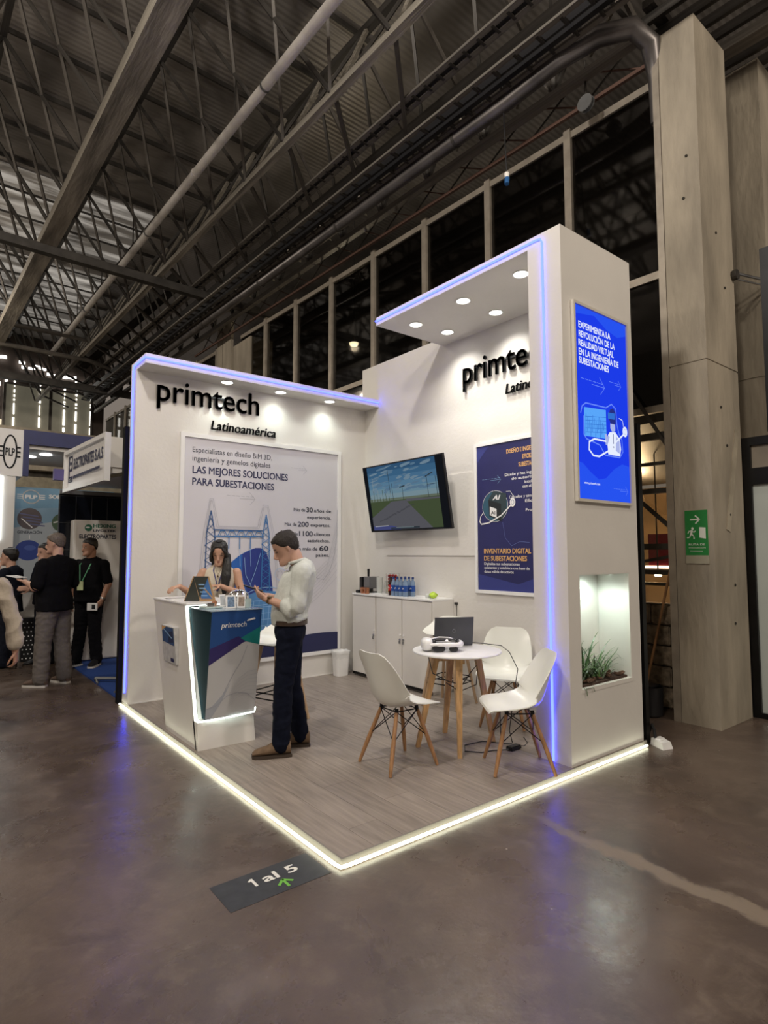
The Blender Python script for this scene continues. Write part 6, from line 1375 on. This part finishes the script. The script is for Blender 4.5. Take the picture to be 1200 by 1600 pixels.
# ---- farther visitors
SUIT = mat('dark_suit_cloth', (.010, .012, .020), .9, spec=.12, var=.2, scale=40)
t, V, M = human('person', 'dark-haired visitor in a dark suit beyond, hand raised to the chin', (-.70, 7.0, 0), R(150), dict(
    head=(.03, 0, 1.50), neck=(-.0, 0, 1.36), upper=(-.02, 0, 1.30), chest=(0, 0, 1.18), waist=(0, 0, 1.0), pelvis=(0, 0, .86), sl=(-.01, .19, 1.29), sr=(-.01, -.19, 1.29), el=(.16, .20, 1.06), er=(.1, -.2, 1.04), wl=(.16, .06, 1.28), wr=(.3, -.1, 1.1), hl=(-.2, -.1, 1), hr=(1, 0, 0), kl=(.02, .1, .46), kr=(.02, -.1, .46)),
    dict(skin=SKIN3, hair=HAIRB, trousers=SUIT, top=SUIT, shoe=BLACKP, sole=SOLED, sleeve=1.85, hem=.10, g=.024, sg=.02, wr=.005), top='jacket', voxel=.010)
short_hair(V['head'], M, 1.04, t, HAIRB, .010, 3)
t, V, M = human('person', 'man in a dark suit half hidden behind the grey-haired man', (-.27, 6.95, 0), R(200), dict(
    head=(.04, 0, 1.57), neck=(-.0, 0, 1.43), hpitch=R(12), sl=(-.01, .2, 1.38), sr=(-.01, -.2, 1.38), el=(.05, .26, 1.12), er=(.05, -.26, 1.12), wl=(.28, .12, 1.08), wr=(.28, -.12, 1.08), hl=(1, -.2, 0), hr=(1, .2, 0)),
    dict(skin=SKIN3, hair=HAIRB, trousers=SUIT, top=SUIT, shoe=BLACKP, sole=SOLED, sleeve=1.85, hem=.10, g=.024, sg=.02, wr=.005), top='jacket', voxel=.010)
short_hair(V['head'], M, 1.0, t, HAIRB, .010, 3)

# ================================================================== NEIGHBOURING BOOTHS
MB_X = -.02
t = thing('blue_carpet', 'bright blue carpet of the neighbouring booth behind the back wall', 'carpet', (1, 5.5, 0))
MB().box((0.02, 4.25, 0), (3, 7.1, .018)).build('carpet_sheet', mat('blue_carpet', (.01, .05, .24), .95, var=.2, scale=60, bump=.3, bscale=200), t)
t = thing('black_partition', 'black rear partition right behind the booth back wall', 'partition', (1.5, 4.1, 0)); MB().box((-.03, 4.06, 0), (3.0, 4.14, 2.9)).build('panel', mat('matt_black', (.01, .01, .01), .9, var=.1, spec=.1), t)
t = thing('solar_panel_wall', 'black solar panel wall with thin grid lines in the neighbouring booth', 'panel', (1, 7.1, 0))
MB().box((-.12, 7.15, .02), (3, 7.2, 2.42)).build('backing', BLACKM, t)
for i in range(5):
    for j in range(6): MB().box((-.11+i*.215, 7.135, .03+j*.395), (.10+i*.215, 7.15, .42+j*.395)).build('solar_cell', mat('solar_cell', (.006, .008, .014), .2, .1, var=.2), t)
MB().box((-.12, 7.12, 2.42), (3, 7.2, 2.48)).build('head_rail', GREYM, t)
mb = MB()
for i in range(5): mb.box((-.118+i*.215, 7.130, .03), (-.112+i*.215, 7.135, 2.4))
for j in range(7): mb.box((-.12, 7.130, .022+j*.395), (1.0, 7.135, .027+j*.395))
mb.build('grid_lines', mat('grid_line', (.08, .085, .09), .4, .5, var=.1), t)
t = thing('white_cabinet', 'tall white battery cabinet with green and black lettering', 'cabinet', (.35, 6.9, .02))
MB().box((.03, 6.83, .03), (.66, 7.1, 2.03), bev=.008).build('body', WHITE, t)
for a, b_ in ((1.20, 1.98), (.86, 1.19), (.05, .85)): MB().box((.34 if b_ < 1.9 else .05, 6.822, a if b_ < 1.9 else 1.22), (.60 if b_ < 1.9 else .06, 6.829, b_-.01)).build('door_panel', WHITE, t)
A = Art((0, 6.828, 0), (1, 0, 0), (0, 0, 1)); GRN = flat('logo_green', (.03, .16, .10)); A.ell(.215, 1.92, .05, .05, GRN); A.ell(.205, 1.925, .03, .012, LACQ); A.text('HEXING', .28, .58, 1.925, .055, GRN, .035); A.text('LIVOLTEK', .28, .59, 1.865, .035, TXT, .03); A.text('ELECTROPARTES', .10, .59, 1.765, .062, TXT, .03)
A.build('printed_artwork', t)
# hanging board sign
t = thing('company_sign', 'white framed company sign with blue lettering left of the booth', 'sign', (-.08, 5.6, 2.4))
sa, sb = Vector((-.15, 6.55, 0)), Vector((-.045, 4.70, 0)); su = (sb-sa); sl_ = su.length; su.normalize(); sn = Vector((-1, -.088, 0)).normalized()
o1 = sa+Vector((0, 0, 2.38))
MB().prism([o1, o1+su*sl_, o1+su*sl_+Vector((0, 0, .56)), o1+Vector((0, 0, .56))], -sn*.03).build('board', LACQ, t)
frame_rect(o1, su, (0, 0, 1), sl_, .56, .05, .035, LACQ, t)
A = Art(o1+su.cross(Vector((0, 0, 1))).normalized()*.001, su, (0, 0, 1), .001); NB_ = flat('sign_navy', (.012, .018, .07))
A.poly([(.14, .12), (.36, .12), (.36, .20), (.20, .20), (.20, .27), (.34, .27), (.34, .48), (.14, .48)], NB_); A.ell(.26, .42, .045, .03, LACQ); A.ell(.26, .33, .045, .03, LACQ); A.ring(.26, .155, .05, .015, .01, LACQ)
A.text('ELECTROPARTES', .40, 1.32, .29, .135, NB_, .04, .15); A.text('S.A.S.', 1.36, 1.70, .29, .135, NB_, .03, .15)
for i in range(20): A.line([(.42+i*.062, .175+.006*(i % 2)), (.462+i*.062, .180)], .035, NB_)
A.build('printed_artwork', t)
MB().box((-.30, 6.50, 2.55), (-.17, 6.60, 2.7)).build('side_bracket', mat('bracket_violet', (.12, .10, .3), .5, var=.1), t); MB().bar((.0, 4.9, 2.45), (.5, 5.2, 2.60), .04).build('support_arm', BLACKM, t)
t = thing('neighbour_canopy', 'white canopy with downlights over the neighbouring booth', 'canopy', (1, 6, 2.6)); MB().box((.15, 5.3, 2.55), (3, 7.2, 2.62)).build('board', WHITE, t); MB().box((.12, 5.28, 2.62), (3, 5.34, 3.0)).build('fascia', WHITE, t)
MB().box((2.9, 7.21, .0), (2.95, 7.28, 2.6)).build('post', BLACKM, t)
# booth with round logo
t = thing('blue_fascia_booth', 'far white booth with blue fascia and round winged logo', 'booth', (0, 9, 0))
BF = mat('fascia_blue', (.012, .02, .12), .45, var=.1)
MB().box((-.84, 8.0, 2.73), (-.50, 10.0, 3.45)).build('header_box', LACQ, t)
MB().box((-.50, 7.98, 3.24), (3, 8.06, 3.46)).box((-.50, 7.98, 2.74), (-.42, 8.06, 3.24)).build('fascia', BF, t)
MB().box((-.42, 8.06, 3.18), (3, 10.0, 3.24)).build('soffit', WHITE, t); MB().box((-.98, 8.02, 0), (-.58, 8.3, 2.73)).build('pillar', WHITE, t)
MB().box((-.87, 7.99, 1.75), (-.76, 8.02, 2.72)).build('light_bar', glow('cool_bar', (.95, 1, .98), 6), t)
for x, y_ in ((-.12, 8.5), (-.30, 8.9)): MB().lathe([(0, -.01), (.09, -.008), (.09, 0)], (x, y_, 3.175), 18).build('downlight', glow('far_spot', (1, 1, 1), 7), t)
spotlamp((-.1, 8.7, 3.1), 60, (1, .97, .92))
MB().box((-.56, 8.30, .35), (.9, 8.36, 2.60)).build('poster_wall', mat('poster_sky', (.16, .33, .50), .4, var=.25, scale=1.2), t)
A = Art((0, 8.297, 0), (1, 0, 0), (0, 0, 1)); A.poly([(-.56, .35), (.9, .35), (.9, 1.85), (.2, 2.1), (-.56, 1.95)], flat('poster_pale', (.42, .47, .52))); A.poly([(-.56, 1.95), (.2, 2.1), (.9, 1.85), (.9, 2.2), (.2, 2.3), (-.56, 2.25)], flat('poster_mid', (.22, .36, .50)))
A.ring(-.33, 2.45, .115, .105, .018, WHT); A.text('PLP', -.41, -.25, 2.42, .06, WHT, .04)
for s in (-1, 1):
    for z in (2.42, 2.45, 2.48): A.line([(-.33+s*.11, z), (-.33+s*.19, z)], .012, WHT)
A.text('SOLUCIONES', -.08, .48, 2.44, .06, WHT, .04); A.ell(-.34, 2.10, .17, .17, flat('field_brown', (.10, .08, .09)))
for i in range(4): A.line([(-.48+i*.05, 2.18-i*.055), (-.22+i*.03, 2.14-i*.05)], .02, flat('field_stripe', (.12, .13, .26)))
A.line([(-.45, 2.10), (-.30, 1.96)], .015, WHT); A.ell(.12, 2.05, .15, .15, flat('round_green', (.07, .12, .07))); A.line([(0, 2.05), (.2, 2.1)], .02, WHT); A.text('GENERACIÓN', -.50, -.16, 1.865, .045, TXT, .02); A.line([(-.33, 1.84), (-.33, 1.78)], .008, WHT); A.ell(-.34, 1.60, .18, .16, flat('globe_blue', (.03, .06, .30))); A.ell(-.32, 1.64, .08, .04, flat('globe_light', (.07, .12, .42)))
A.build('printed_artwork', t)
A = Art((0, 7.998, 0), (1, 0, 0), (0, 0, 1), .001); A.ring(-.67, 3.1, .085, .25, .022, CHAR); A.text('PLP', -.73, -.61, 3.04, .12, CHAR, .03)
for s in (-1, 1):
    for z in (3.03, 3.1, 3.17): A.line([(-.67+s*.08, z), (-.67+s*.13, z)], .025, CHAR)
A.build('printed_logo', t)
t = thing('white_counter', 'small white counter standing behind the grey-haired man', 'counter', (-.34, 7.77, 0)); MB().box((-.58, 7.62, 0), (-.10, 7.92, 1.0)).box((-.61, 7.59, 1.0), (-.07, 7.95, 1.04)).build('body', WHITE, t)
t = thing('patterned_case', 'black case with white dots beside the small white counter', 'case', (-.4, 7.5, 0)); MB().box((-.50, 7.40, 0), (-.30, 7.56, .62), bev=.01).build('case_body', BLACKP, t)
mb = MB()
for i in range(4):
    for j in range(9): mb.box((-.485+i*.05+(.02 if j % 2 else 0), 7.395, .04+j*.063), (-.47+i*.05+(.02 if j % 2 else 0), 7.40, .055+j*.063))
o = mb.build('white_dots', WHT, t); o['kind'] = 'stuff'
t = thing('metal_stand', 'low chrome stand with feet lying on the blue carpet', 'stand', (.2, 5, .02))
MB().tube([(.02, 5.25, .06), (.33, 4.95, .07)], .018, 8).tube([(.05, 5.35, .05), (.38, 5.05, .05)], .012, 8).tube([(.02, 5.12, .02), (.02, 5.25, .06), (.05, 5.4, .02)], .014, 8).tube([(.12, 4.45, .02), (.12, 4.55, .09), (.3, 4.75, .10)], .014, 8).tube([(.05, 4.5, .03), (.2, 4.62, .05)], .012, 8).build('tube_frame', GREYM, t, smooth=True)
t = thing('dark_screen_stand', 'tall dark display edge at the far left of the picture', 'display', (-1.15, 8.4, 0)); MB().box((-1.35, 8.3, 0), (-1.05, 8.4, 1.7)).build('panel', BLACKM, t)
